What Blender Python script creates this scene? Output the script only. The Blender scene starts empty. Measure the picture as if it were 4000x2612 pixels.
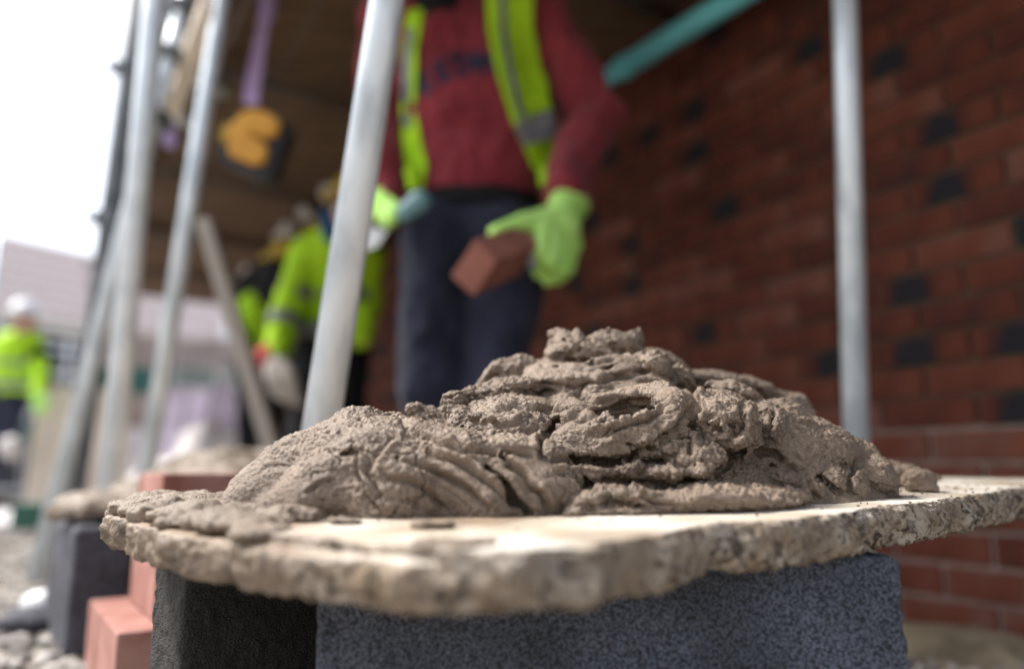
import bpy, bmesh, math, random
import numpy as np
from mathutils import Vector, Matrix, Quaternion
from mathutils.bvhtree import BVHTree

rnd = random.Random(11)
scene = bpy.context.scene
COL = scene.collection
R = math.radians

# ------------------------------------------------------------------ camera
CZ = 0.31                        # camera height above the ground
FPX = 3000.0                     # focal length in pixels of a 4000 px wide frame
PITCH = math.atan(534 / FPX)
cam_d = bpy.data.cameras.new('camera')
cam = bpy.data.objects.new('camera', cam_d)
COL.objects.link(cam)
cam.location = (0, 0, CZ)
cam.rotation_euler = (R(90) + PITCH, 0, 0)
cam_d.sensor_width = 36
cam_d.lens = 36 * FPX / 4000
cam_d.clip_start = 0.02
cam_d.clip_end = 2000
cam_d.dof.use_dof = True
cam_d.dof.focus_distance = 0.715
cam_d.dof.aperture_fstop = 1.34
scene.camera = cam

# ------------------------------------------------------------------ world, sun, exposure
SUN_EL, SUN_AZ = R(52), R(-74)   # azimuth measured from +Y towards +X: sun is left, a little ahead
world = bpy.data.worlds.new('World')
scene.world = world
world.use_nodes = True
nt = world.node_tree
nt.nodes.clear()
sky = nt.nodes.new('ShaderNodeTexSky')
sky.sky_type = 'NISHITA'
sky.sun_disc = False
sky.sun_elevation = SUN_EL
sky.sun_rotation = SUN_AZ
sky.air_density = 1.0
sky.dust_density = 4.0
hs = nt.nodes.new('ShaderNodeHueSaturation')       # an overcast sky is nearly white
hs.inputs['Saturation'].default_value = 0.5
bg = nt.nodes.new('ShaderNodeBackground')
bg.inputs['Strength'].default_value = 0.102
wo = nt.nodes.new('ShaderNodeOutputWorld')
nt.links.new(sky.outputs[0], hs.inputs['Color'])
nt.links.new(hs.outputs[0], bg.inputs['Color'])
nt.links.new(bg.outputs[0], wo.inputs['Surface'])
sun_d = bpy.data.lights.new('sun', 'SUN')
sun_d.energy = 1.5
sun_d.angle = R(12)
sun_d.color = (1.0, 0.97, 0.92)
sun = bpy.data.objects.new('sun', sun_d)
COL.objects.link(sun)
sdir = Vector((math.sin(SUN_AZ) * math.cos(SUN_EL), math.cos(SUN_AZ) * math.cos(SUN_EL), math.sin(SUN_EL)))
sun.rotation_euler = (-sdir).to_track_quat('-Z', 'Y').to_euler()
scene.view_settings.view_transform = 'Standard'
scene.view_settings.look = 'None'
scene.view_settings.gamma = 1
scene.view_settings.use_curve_mapping = False
scene.view_settings.exposure = 1.76
scene.render.engine = 'CYCLES'
scene.cycles.use_denoising = True
scene.cycles.max_bounces = 8
scene.cycles.sample_clamp_indirect = 6

# ------------------------------------------------------------------ helpers
FW = Vector((0, math.cos(PITCH), math.sin(PITCH)))
UPV = Vector((0, -math.sin(PITCH), math.cos(PITCH)))

def P(px, py, Y):
    """real point seen at photo pixel (px, py) at the ground distance Y"""
    r = FW + Vector((1, 0, 0)) * ((px - 2000) / FPX) + UPV * ((1306 - py) / FPX)
    t = Y / r.y
    return Vector((r.x * t, Y, CZ + r.z * t))

def tag(o, label=None, cat=None, group=None, kind=None):
    if label: o['label'] = label
    if cat: o['category'] = cat
    if group: o['group'] = group
    if kind: o['kind'] = kind
    return o

def link(o, parent=None):
    COL.objects.link(o)
    if parent is not None:
        o.parent = parent
        o.matrix_parent_inverse = parent.matrix_world.inverted()
    return o

def empty(name, loc=(0, 0, 0)):
    o = bpy.data.objects.new(name, None)
    o.empty_display_size = 0.05
    o.location = loc
    o.matrix_world = Matrix.Translation(loc)
    COL.objects.link(o)
    return o

def mesh_obj(name, verts, faces, mat, parent=None, smooth=False):
    me = bpy.data.meshes.new(name)
    if isinstance(verts, np.ndarray):
        me.vertices.add(len(verts))
        me.vertices.foreach_set('co', verts.astype(np.float32).ravel())
        n = faces.shape[1]
        me.loops.add(faces.size)
        me.loops.foreach_set('vertex_index', faces.astype(np.int32).ravel())
        me.polygons.add(len(faces))
        me.polygons.foreach_set('loop_start', np.arange(0, faces.size, n, dtype=np.int32))
        me.polygons.foreach_set('loop_total', np.full(len(faces), n, dtype=np.int32))
        me.update(calc_edges=True)
    else:
        me.from_pydata([tuple(v) for v in verts], [], faces)
        me.update()
    if smooth:
        me.polygons.foreach_set('use_smooth', np.ones(len(me.polygons), dtype=bool))
    if mat: me.materials.append(mat)
    o = bpy.data.objects.new(name, me)
    return link(o, parent)

def bm_obj(name, bm, mat, parent=None, smooth=False):
    me = bpy.data.meshes.new(name)
    bm.normal_update()
    bm.to_mesh(me)
    bm.free()
    if smooth:
        me.polygons.foreach_set('use_smooth', np.ones(len(me.polygons), dtype=bool))
    me.materials.append(mat)
    return link(bpy.data.objects.new(name, me), parent)

def bm_box(bm, c, s, rot=None, bevel=0.0):
    r = bmesh.ops.create_cube(bm, size=1.0)
    vs = r['verts']
    M = Matrix.Translation(c) @ (rot.to_4x4() if rot else Matrix()) @ Matrix.Diagonal((s[0], s[1], s[2], 1))
    bmesh.ops.transform(bm, matrix=M, verts=vs)
    if bevel:
        es = list({e for v in vs for e in v.link_edges})
        bmesh.ops.bevel(bm, geom=es, offset=bevel, segments=2, affect='EDGES', profile=0.6)

def box(name, c, s, mat, parent=None, rot=None, bevel=0.002):
    bm = bmesh.new()
    bm_box(bm, c, s, rot, bevel)
    return bm_obj(name, bm, mat, parent)

def tube_geo(a, b, r0, r1=None, n=20, caps=True):
    a, b = Vector(a), Vector(b)
    r1 = r0 if r1 is None else r1
    d = (b - a).normalized()
    u = d.orthogonal().normalized()
    w = d.cross(u)
    vs, fs = [], []
    for k, (p, r) in enumerate(((a, r0), (b, r1))):
        for i in range(n):
            t = 2 * math.pi * i / n
            vs.append(p + (u * math.cos(t) + w * math.sin(t)) * r)
    for i in range(n):
        j = (i + 1) % n
        fs.append((i, j, n + j, n + i))
    if caps:
        fs.append(tuple(range(n))[::-1])
        fs.append(tuple(range(n, 2 * n)))
    return vs, fs

def tube(name, a, b, r0, mat, parent=None, r1=None, n=24):
    vs, fs = tube_geo(a, b, r0, r1, n)
    o = mesh_obj(name, vs, fs, mat, parent)
    for p in o.data.polygons:
        p.use_smooth = len(p.vertices) == 4
    return o

# ---- procedural materials
def mat(name, color, rough=0.8, c2=None, scale=20.0, bump=0.0, bscale=80.0, metal=0.0, spec=0.5,
        detail=6.0, lo=0.35, hi=0.65, rvar=0.0, coord='Object', stretch=None, sheen=0.0):
    m = bpy.data.materials.new(name)
    m.use_nodes = True
    t = m.node_tree
    b = t.nodes['Principled BSDF']
    b.inputs['Roughness'].default_value = rough
    b.inputs['Metallic'].default_value = metal
    b.inputs['Specular IOR Level'].default_value = spec
    if sheen: b.inputs['Sheen Weight'].default_value = sheen
    tc = t.nodes.new('ShaderNodeTexCoord')
    src = tc.outputs[coord]
    if stretch:
        mp = t.nodes.new('ShaderNodeMapping')
        mp.inputs['Scale'].default_value = stretch
        t.links.new(src, mp.inputs[0])
        src = mp.outputs[0]
    n = t.nodes.new('ShaderNodeTexNoise')
    n.inputs['Scale'].default_value = scale
    n.inputs['Detail'].default_value = detail
    t.links.new(src, n.inputs['Vector'])
    cr = t.nodes.new('ShaderNodeValToRGB')
    c2 = c2 or tuple(c * 0.75 for c in color)
    cr.color_ramp.elements[0].position = lo
    cr.color_ramp.elements[1].position = hi
    cr.color_ramp.elements[0].color = (*c2, 1)
    cr.color_ramp.elements[1].color = (*color, 1)
    t.links.new(n.outputs[0], cr.inputs[0])
    t.links.new(cr.outputs[0], b.inputs['Base Color'])
    if rvar:
        mr = t.nodes.new('ShaderNodeMapRange')
        mr.inputs['To Min'].default_value = max(0.05, rough - rvar)
        mr.inputs['To Max'].default_value = min(1, rough + rvar)
        t.links.new(n.outputs[0], mr.inputs[0])
        t.links.new(mr.outputs[0], b.inputs['Roughness'])
    if bump:
        n2 = t.nodes.new('ShaderNodeTexNoise')
        n2.inputs['Scale'].default_value = bscale
        n2.inputs['Detail'].default_value = 5
        t.links.new(src, n2.inputs['Vector'])
        bp = t.nodes.new('ShaderNodeBump')
        bp.inputs['Strength'].default_value = 1.0
        bp.inputs['Distance'].default_value = bump
        t.links.new(n2.outputs[0], bp.inputs['Height'])
        t.links.new(bp.outputs[0], b.inputs['Normal'])
    return m

M = {}
M['galv'] = mat('galvanised_steel', (0.78, 0.86, 0.92), 0.36, (0.46, 0.53, 0.59), 9, 0.0006, 40, metal=0.32, rvar=0.14, stretch=(2.2, 2.2, 0.9), detail=10, lo=0.30, hi=0.58)
M['galv_new'] = mat('bright_galvanised_steel', (0.86, 0.93, 0.98), 0.34, (0.68, 0.76, 0.82), 12, 0.0005, 40, metal=0.2, rvar=0.1)
M['galv_dark'] = mat('weathered_steel', (0.17, 0.185, 0.20), 0.6, (0.09, 0.10, 0.11), 10, 0.0004, 60, metal=0.1)
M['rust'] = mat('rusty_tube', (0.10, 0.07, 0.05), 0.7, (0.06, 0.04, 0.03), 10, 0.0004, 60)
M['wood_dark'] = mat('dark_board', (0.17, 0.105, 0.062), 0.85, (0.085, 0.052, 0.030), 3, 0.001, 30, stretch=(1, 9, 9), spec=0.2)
M['wood_grey'] = mat('grey_board', (0.46, 0.41, 0.35), 0.8, (0.32, 0.28, 0.24), 4, 0.001, 40, stretch=(3, 3, 0.6))
M['teal'] = mat('teal_plastic', (0.20, 0.72, 0.78), 0.32, (0.16, 0.62, 0.68), 6)
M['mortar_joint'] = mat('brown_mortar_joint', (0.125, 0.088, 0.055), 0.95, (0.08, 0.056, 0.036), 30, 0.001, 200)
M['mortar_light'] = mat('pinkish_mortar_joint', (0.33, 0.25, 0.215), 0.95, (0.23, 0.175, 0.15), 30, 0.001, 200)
M['pink_brick'] = mat('pale_red_brick', (0.38, 0.20, 0.165), 0.88, (0.23, 0.085, 0.062), 13, 0.0018, 90, detail=10)
M['green_box'] = mat('green_plastic', (0.03, 0.13, 0.09), 0.5)
M['lilac'] = mat('lilac_wrap', (0.78, 0.70, 0.82), 0.5, (0.55, 0.46, 0.60), 3)
M['white'] = mat('white_plastic', (0.80, 0.80, 0.80), 0.4, (0.7, 0.7, 0.7), 5)
M['maroon'] = mat('maroon_jersey', (0.27, 0.040, 0.052), 0.95, (0.16, 0.020, 0.028), 7, 0.004, 14, spec=0.15, sheen=0.15)
M['navy_print'] = mat('navy_print', (0.020, 0.022, 0.060), 0.8, (0.015, 0.016, 0.045), 30)
M['navy'] = mat('navy_cotton', (0.034, 0.038, 0.066), 0.9, (0.012, 0.013, 0.026), 6, 0.004, 12, spec=0.2, sheen=0.1)
M['black'] = mat('black_cloth', (0.012, 0.012, 0.014), 0.9, (0.008, 0.008, 0.010), 12, spec=0.2)
M['hivis'] = mat('hi_vis_yellow', (0.46, 0.78, 0.025), 0.75, (0.36, 0.64, 0.015), 6, 0.003, 15, spec=0.2)
M['reflect'] = mat('reflective_tape', (0.20, 0.20, 0.22), 0.45, (0.13, 0.13, 0.15), 30)
M['glove'] = mat('lime_glove', (0.56, 0.92, 0.26), 0.8, (0.40, 0.74, 0.15), 12, 0.0015, 60, spec=0.2)
M['glove_palm'] = mat('grey_rubber_palm', (0.30, 0.34, 0.42), 0.6, (0.22, 0.25, 0.33), 20)
M['grey_glove'] = mat('dusty_grey_glove', (0.50, 0.45, 0.40), 0.9, (0.38, 0.34, 0.30), 14)
M['red_cuff'] = mat('red_cuff', (0.45, 0.05, 0.05), 0.85)
M['blue'] = mat('blue_scarf', (0.01, 0.07, 0.20), 0.9)
M['skin'] = mat('skin', (0.52, 0.33, 0.25), 0.55, (0.44, 0.26, 0.19), 20)
M['yellow_hat'] = mat('mustard_plastic', (0.50, 0.33, 0.02), 0.4, (0.42, 0.27, 0.015), 6)
M['white_hat'] = mat('white_hat', (0.82, 0.83, 0.85), 0.35, (0.75, 0.76, 0.78), 6)
M['orange'] = mat('amber_plastic', (0.80, 0.40, 0.045), 0.5, (0.66, 0.31, 0.03), 8)
M['black_rubber'] = mat('black_rubber', (0.020, 0.020, 0.023), 0.55, (0.013, 0.013, 0.015), 10)
M['strap'] = mat('purple_webbing', (0.60, 0.46, 0.78), 0.75, (0.50, 0.36, 0.68), 30)
M['hair'] = mat('dark_hair', (0.02, 0.014, 0.010), 0.7)
M['handle'] = mat('teal_grey_grip', (0.16, 0.32, 0.36), 0.5)
M['steel'] = mat('steel_blade', (0.45, 0.45, 0.45), 0.35, metal=0.9)
M['wall_hazed'] = mat('haze_paled_render', (0.80, 0.72, 0.70), 0.9, (0.72, 0.62, 0.60), 3)  # render colour paled to carry the haze
M['brick_hazed'] = mat('far_brick', (0.90, 0.84, 0.83), 0.9, (0.86, 0.79, 0.78), 3)  # distance haze and glare are whitened into this brick colour
M['joint_far'] = mat('far_joint', (0.86, 0.84, 0.82), 0.95)
M['pink_hazed'] = mat('haze_paled_course', (0.80, 0.62, 0.61), 0.9)  # course colour lightened in place of haze
M['void_shade'] = mat('shade_dark_interior', (0.03, 0.028, 0.028), 0.9)  # near-black colour carries the shade inside the openings
M['concrete_pale'] = mat('pale_concrete', (0.62, 0.60, 0.61), 0.9, (0.5, 0.48, 0.49), 4, 0.002, 30)
M['sack'] = mat('white_sack', (0.72, 0.68, 0.65), 0.7, (0.6, 0.56, 0.53), 6)
M['beige'] = mat('beige_sheet', (0.72, 0.63, 0.52), 0.8, (0.6, 0.52, 0.42), 3)
M['debris'] = mat('brick_rubble', (0.48, 0.38, 0.35), 0.9, (0.28, 0.22, 0.2), 9)

def obj_random_brick():
    m = bpy.data.materials.new('wall_brick')
    m.use_nodes = True
    t = m.node_tree
    b = t.nodes['Principled BSDF']
    b.inputs['Roughness'].default_value = 0.85
    b.inputs['Specular IOR Level'].default_value = 0.25
    at = t.nodes.new('ShaderNodeAttribute')
    at.attribute_name = 'tone'
    at.attribute_type = 'OBJECT'
    at2 = t.nodes.new('ShaderNodeAttribute')       # for the joined far bricks
    at2.attribute_name = 'tone_v'
    ad = t.nodes.new('ShaderNodeMath'); ad.operation = 'ADD'
    t.links.new(at.outputs['Fac'], ad.inputs[0])
    t.links.new(at2.outputs['Fac'], ad.inputs[1])
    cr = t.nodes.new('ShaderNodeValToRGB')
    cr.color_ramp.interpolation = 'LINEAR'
    e = cr.color_ramp.elements  # brick tones set darker to carry the shade of the deck
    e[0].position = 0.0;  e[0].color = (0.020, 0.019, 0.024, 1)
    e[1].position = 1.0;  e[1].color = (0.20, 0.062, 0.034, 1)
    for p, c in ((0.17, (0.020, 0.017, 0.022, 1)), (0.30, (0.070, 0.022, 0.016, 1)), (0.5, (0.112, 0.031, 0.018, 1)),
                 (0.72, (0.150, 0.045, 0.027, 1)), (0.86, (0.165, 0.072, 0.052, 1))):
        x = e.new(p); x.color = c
    tc = t.nodes.new('ShaderNodeTexCoord')
    n = t.nodes.new('ShaderNodeTexNoise')
    n.inputs['Scale'].default_value = 11
    n.inputs['Detail'].default_value = 4
    t.links.new(tc.outputs['Object'], n.inputs['Vector'])
    mr = t.nodes.new('ShaderNodeMapRange')
    mr.inputs['From Min'].default_value = 0.3; mr.inputs['From Max'].default_value = 0.7
    mr.inputs['To Min'].default_value = -0.17; mr.inputs['To Max'].default_value = 0.17
    t.links.new(n.outputs[0], mr.inputs[0])
    gx_ = t.nodes.new('ShaderNodeSeparateXYZ'); t.links.new(tc.outputs['Object'], gx_.inputs[0])
    ab = t.nodes.new('ShaderNodeMath'); ab.operation = 'ABSOLUTE'
    sh = t.nodes.new('ShaderNodeMath'); sh.operation = 'ADD'; sh.inputs[1].default_value = -0.018
    t.links.new(gx_.outputs[0], sh.inputs[0]); t.links.new(sh.outputs[0], ab.inputs[0])
    fl = t.nodes.new('ShaderNodeMapRange'); fl.inputs['From Min'].default_value = 0.008; fl.inputs['From Max'].default_value = 0.075
    fl.inputs['To Min'].default_value = 0.0; fl.inputs['To Max'].default_value = 0.42
    t.links.new(ab.outputs[0], fl.inputs[0])
    one = t.nodes.new('ShaderNodeAttribute'); one.attribute_name = 'flash'; one.attribute_type = 'OBJECT'
    fm = t.nodes.new('ShaderNodeMath'); fm.operation = 'MULTIPLY'
    t.links.new(fl.outputs[0], fm.inputs[0]); t.links.new(one.outputs['Fac'], fm.inputs[1])
    a0 = t.nodes.new('ShaderNodeMath'); a0.operation = 'ADD'
    t.links.new(ad.outputs[0], a0.inputs[0]); t.links.new(fm.outputs[0], a0.inputs[1])
    ad = a0
    a3 = t.nodes.new('ShaderNodeMath'); a3.operation = 'ADD'; a3.use_clamp = True
    t.links.new(ad.outputs[0], a3.inputs[0]); t.links.new(mr.outputs[0], a3.inputs[1])
    t.links.new(a3.outputs[0], cr.inputs[0])
    t.links.new(cr.outputs[0], b.inputs['Base Color'])
    return m
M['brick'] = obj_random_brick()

def mortar_material(name='fresh_mortar', c1=(0.300, 0.230, 0.172), c2=(0.170, 0.126, 0.092)):
    m = bpy.data.materials.new(name)
    m.use_nodes = True
    t = m.node_tree
    L = t.links.new
    b = t.nodes['Principled BSDF']
    tc = t.nodes.new('ShaderNodeTexCoord')
    def noise(s, d=8, rough=0.6, dist=0):
        n = t.nodes.new('ShaderNodeTexNoise')
        n.inputs['Scale'].default_value = s
        n.inputs['Detail'].default_value = d
        n.inputs['Roughness'].default_value = rough
        n.inputs['Distortion'].default_value = dist
        L(tc.outputs['Object'], n.inputs['Vector'])
        return n
    n1 = noise(16, 10, 0.65)
    cr = t.nodes.new('ShaderNodeValToRGB')
    cr.color_ramp.elements[0].position = 0.30; cr.color_ramp.elements[0].color = (*c2, 1)
    cr.color_ramp.elements[1].position = 0.62; cr.color_ramp.elements[1].color = (*c1, 1)
    L(n1.outputs[0], cr.inputs[0])
    n2 = noise(900, 2, 0.5)                       # sand grains
    c2r = t.nodes.new('ShaderNodeValToRGB')
    c2r.color_ramp.elements[0].position = 0.30; c2r.color_ramp.elements[0].color = (0.55, 0.52, 0.5, 1)
    c2r.color_ramp.elements[1].position = 0.72; c2r.color_ramp.elements[1].color = (1.25, 1.22, 1.18, 1)
    L(n2.outputs[0], c2r.inputs[0])
    mx = t.nodes.new('ShaderNodeMix'); mx.data_type = 'RGBA'; mx.blend_type = 'MULTIPLY'
    mx.inputs[0].default_value = 0.75
    L(cr.outputs[0], mx.inputs[6]); L(c2r.outputs[0], mx.inputs[7])
    L(mx.outputs[2], b.inputs['Base Color'])
    rr = t.nodes.new('ShaderNodeMapRange')
    rr.inputs['To Min'].default_value = 0.27; rr.inputs['To Max'].default_value = 0.68
    n4 = noise(45, 4)
    L(n4.outputs[0], rr.inputs[0]); L(rr.outputs[0], b.inputs['Roughness'])
    b.inputs['Specular IOR Level'].default_value = 0.45
    n3 = noise(420, 5, 0.7)
    b1 = t.nodes.new('ShaderNodeBump'); b1.inputs['Distance'].default_value = 0.0018; b1.inputs['Strength'].default_value = 1.0
    L(n3.outputs[0], b1.inputs['Height'])
    v = t.nodes.new('ShaderNodeTexVoronoi'); v.inputs['Scale'].default_value = 520
    L(tc.outputs['Object'], v.inputs['Vector'])
    b2 = t.nodes.new('ShaderNodeBump'); b2.inputs['Distance'].default_value = 0.0009; b2.inputs['Strength'].default_value = 0.9
    b2.invert = True
    L(v.outputs['Distance'], b2.inputs['Height']); L(b1.outputs[0], b2.inputs['Normal'])
    L(b2.outputs[0], b.inputs['Normal'])
    return m
M['mortar'] = mortar_material()
M['mortar_dry'] = mortar_material('drier_mortar', (0.31, 0.245, 0.185), (0.19, 0.145, 0.105))

def block_material(name, c1, c2, sc=240):
    m = bpy.data.materials.new(name)
    m.use_nodes = True
    t = m.node_tree
    L = t.links.new
    b = t.nodes['Principled BSDF']
    b.inputs['Roughness'].default_value = 0.8
    tc = t.nodes.new('ShaderNodeTexCoord')
    n = t.nodes.new('ShaderNodeTexNoise'); n.inputs['Scale'].default_value = sc; n.inputs['Detail'].default_value = 4
    n.inputs['Distortion'].default_value = 0.6
    L(tc.outputs['Object'], n.inputs['Vector'])
    v = t.nodes.new('ShaderNodeTexVoronoi'); v.inputs['Scale'].default_value = sc * 1.1
    L(tc.outputs['Object'], v.inputs['Vector'])
    mth = t.nodes.new('ShaderNodeMath'); mth.operation = 'MULTIPLY_ADD'
    L(v.outputs['Distance'], mth.inputs[0]); mth.inputs[1].default_value = -0.45; L(n.outputs[0], mth.inputs[2])
    cr = t.nodes.new('ShaderNodeValToRGB')
    cr.color_ramp.elements[0].position = 0.12; cr.color_ramp.elements[0].color = (*c2, 1)
    cr.color_ramp.elements[1].position = 0.46; cr.color_ramp.elements[1].color = (*c1, 1)
    L(mth.outputs[0], cr.inputs[0])
    big = t.nodes.new('ShaderNodeTexNoise'); big.inputs['Scale'].default_value = 9; big.inputs['Detail'].default_value = 6
    L(tc.outputs['Object'], big.inputs['Vector'])
    br = t.nodes.new('ShaderNodeValToRGB')
    br.color_ramp.elements[0].position = 0.33; br.color_ramp.elements[0].color = (0.55, 0.53, 0.50, 1)
    br.color_ramp.elements[1].position = 0.68; br.color_ramp.elements[1].color = (1.35, 1.35, 1.35, 1)
    L(big.outputs[0], br.inputs[0])
    bm_ = t.nodes.new('ShaderNodeMix'); bm_.data_type = 'RGBA'; bm_.blend_type = 'MULTIPLY'; bm_.inputs[0].default_value = 0.8
    L(cr.outputs[0], bm_.inputs[6]); L(br.outputs[0], bm_.inputs[7]); L(bm_.outputs[2], b.inputs['Base Color'])
    bp = t.nodes.new('ShaderNodeBump'); bp.inputs['Distance'].default_value = 0.0025
    L(mth.outputs[0], bp.inputs['Height']); L(bp.outputs[0], b.inputs['Normal'])
    return m
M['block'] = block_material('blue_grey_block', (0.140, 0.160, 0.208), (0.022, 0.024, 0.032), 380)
M['block_shaded'] = block_material('shade_darkened_block', (0.036, 0.033, 0.030), (0.010, 0.009, 0.008), 380)  # concrete coloured near black for the shade under the board
M['block_far'] = block_material('grey_block', (0.085, 0.088, 0.108), (0.04, 0.041, 0.052), 120)

def board_material():
    m = bpy.data.materials.new('worn_board')
    m.use_nodes = True
    t = m.node_tree
    L = t.links.new
    b = t.nodes['Principled BSDF']
    tc = t.nodes.new('ShaderNodeTexCoord')
    geo = t.nodes.new('ShaderNodeNewGeometry')
    sep = t.nodes.new('ShaderNodeSeparateXYZ')
    L(geo.outputs['True Normal'], sep.inputs[0])
    def noise(s, d=6, dist=0.0, stretch=None):
        n = t.nodes.new('ShaderNodeTexNoise')
        n.inputs['Scale'].default_value = s; n.inputs['Detail'].default_value = d
        n.inputs['Distortion'].default_value = dist
        L(tc.outputs['Object'], n.inputs['Vector'])
        return n
    def ramp(src, p0, c0, p1, c1):
        r = t.nodes.new('ShaderNodeValToRGB')
        r.color_ramp.elements[0].position = p0; r.color_ramp.elements[0].color = (*c0, 1)
        r.color_ramp.elements[1].position = p1; r.color_ramp.elements[1].color = (*c1, 1)
        L(src, r.inputs[0])
        return r
    # top face: pale laminate, stained tan round the heap (the stain is an attribute laid on the mesh)
    top = ramp(noise(14, 7).outputs[0], 0.33, (0.40, 0.325, 0.235), 0.6, (0.64, 0.60, 0.53))
    stain = ramp(noise(60, 7).outputs[0], 0.35, (0.185, 0.130, 0.086), 0.65, (0.31, 0.228, 0.155))
    at = t.nodes.new('ShaderNodeAttribute'); at.attribute_name = 'stain'
    mx = t.nodes.new('ShaderNodeMix'); mx.data_type = 'RGBA'
    L(at.outputs['Fac'], mx.inputs[0]); L(top.outputs[0], mx.inputs[6]); L(stain.outputs[0], mx.inputs[7])
    # broken edge: fibrous chips
    e1 = ramp(noise(95, 8, 1.2).outputs[0], 0.38, (0.055, 0.036, 0.024), 0.55, (0.42, 0.36, 0.285))
    e2 = ramp(noise(30, 5).outputs[0], 0.35, (0.62, 0.48, 0.34), 0.6, (1.0, 1.0, 1.0))
    me = t.nodes.new('ShaderNodeMix'); me.data_type = 'RGBA'; me.blend_type = 'MULTIPLY'; me.inputs[0].default_value = 0.8
    L(e1.outputs[0], me.inputs[6]); L(e2.outputs[0], me.inputs[7])
    cake = ramp(noise(40, 7).outputs[0], 0.35, (0.105, 0.075, 0.050), 0.65, (0.235, 0.175, 0.122))
    atc = t.nodes.new('ShaderNodeAttribute'); atc.attribute_name = 'caked'
    mc = t.nodes.new('ShaderNodeMix'); mc.data_type = 'RGBA'
    L(atc.outputs['Fac'], mc.inputs[0]); L(me.outputs[2], mc.inputs[6]); L(cake.outputs[0], mc.inputs[7])
    me = mc
    fin = t.nodes.new('ShaderNodeMix'); fin.data_type = 'RGBA'
    mr = t.nodes.new('ShaderNodeMapRange')
    mr.inputs['From Min'].default_value = 0.72; mr.inputs['From Max'].default_value = 0.93
    L(sep.outputs[2], mr.inputs[0])
    L(mr.outputs[0], fin.inputs[0]); L(me.outputs[2], fin.inputs[6]); L(mx.outputs[2], fin.inputs[7])
    L(fin.outputs[2], b.inputs['Base Color'])
    b.inputs['Roughness'].default_value = 0.6
    n3 = noise(260, 6, 0.8)
    bp = t.nodes.new('ShaderNodeBump'); bp.inputs['Distance'].default_value = 0.0022
    mi = t.nodes.new('ShaderNodeMapRange')
    mi.inputs['From Min'].default_value = 0.8; mi.inputs['From Max'].default_value = 0.95
    mi.inputs['To Min'].default_value = 1.0; mi.inputs['To Max'].default_value = 0.12
    L(sep.outputs[2], mi.inputs[0]); L(mi.outputs[0], bp.inputs['Strength'])
    L(n3.outputs[0], bp.inputs['Height']); L(bp.outputs[0], b.inputs['Normal'])
    return m
M['board'] = board_material()

def ground_material():
    m = bpy.data.materials.new('gravel_ground')
    m.use_nodes = True
    t = m.node_tree
    L = t.links.new
    b = t.nodes['Principled BSDF']
    b.inputs['Roughness'].default_value = 0.85
    tc = t.nodes.new('ShaderNodeTexCoord')
    v = t.nodes.new('ShaderNodeTexVoronoi'); v.inputs['Scale'].default_value = 26
    L(tc.outputs['Object'], v.inputs['Vector'])
    r = t.nodes.new('ShaderNodeValToRGB')
    r.color_ramp.elements[0].color = (0.10, 0.085, 0.07, 1); r.color_ramp.elements[0].position = 0.1
    r.color_ramp.elements[1].color = (0.42, 0.38, 0.34, 1); r.color_ramp.elements[1].position = 0.9
    sp = t.nodes.new('ShaderNodeSeparateColor')
    L(v.outputs['Color'], sp.inputs[0]); L(sp.outputs[0], r.inputs[0])
    n = t.nodes.new('ShaderNodeTexNoise'); n.inputs['Scale'].default_value = 1.3; n.inputs['Detail'].default_value = 6
    L(tc.outputs['Object'], n.inputs['Vector'])
    r2 = t.nodes.new('ShaderNodeValToRGB')
    r2.color_ramp.elements[0].position = 0.38; r2.color_ramp.elements[0].color = (0.15, 0.115, 0.08, 1)
    r2.color_ramp.elements[1].position = 0.62; r2.color_ramp.elements[1].color = (0.33, 0.30, 0.27, 1)
    L(n.outputs[0], r2.inputs[0])
    mx = t.nodes.new('ShaderNodeMix'); mx.data_type = 'RGBA'; mx.inputs[0].default_value = 0.5
    L(r.outputs[0], mx.inputs[6]); L(r2.outputs[0], mx.inputs[7]); L(mx.outputs[2], b.inputs['Base Color'])
    bp = t.nodes.new('ShaderNodeBump'); bp.inputs['Distance'].default_value = 0.02; bp.invert = True
    L(v.outputs['Distance'], bp.inputs['Height']); L(bp.outputs[0], b.inputs['Normal'])
    return m
M['ground'] = ground_material()

# ------------------------------------------------------------------ numpy noise and distance fields
_rng = np.random.default_rng(5)
_T = _rng.random((64, 64, 64), dtype=np.float32)
_J = _rng.random((32, 32, 32, 3), dtype=np.float32)

def vnoise(p, seed=0.0):
    p = p + seed * 17.31
    i = np.floor(p).astype(np.int32)
    f = (p - i).astype(np.float32)
    f = f * f * f * (f * (f * 6 - 15) + 10)
    i &= 63
    j = (i + 1) & 63
    x0, y0, z0 = i[:, 0], i[:, 1], i[:, 2]
    x1, y1, z1 = j[:, 0], j[:, 1], j[:, 2]
    fx, fy, fz = f[:, 0], f[:, 1], f[:, 2]
    a = _T[x0, y0, z0] * (1 - fx) + _T[x1, y0, z0] * fx
    b = _T[x0, y1, z0] * (1 - fx) + _T[x1, y1, z0] * fx
    c = _T[x0, y0, z1] * (1 - fx) + _T[x1, y0, z1] * fx
    d = _T[x0, y1, z1] * (1 - fx) + _T[x1, y1, z1] * fx
    return ((a * (1 - fy) + b * fy) * (1 - fz) + (c * (1 - fy) + d * fy) * fz) * 2 - 1

def fbm(p, freq, octs=4, seed=0.0, gain=0.5):
    s = 0; a = 1.0; tot = 0
    for k in range(octs):
        s = s + a * vnoise(p * freq, seed + k * 1.7)
        tot += a; a *= gain; freq *= 2.03
    return s / tot

def ridged(p, freq, octs=4, seed=0.0):
    s = 0; a = 1.0; tot = 0
    for k in range(octs):
        s = s + a * (1 - 2 * np.abs(vnoise(p * freq, seed + k * 2.3)))
        tot += a; a *= 0.5; freq *= 2.07
    return s / tot

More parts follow.
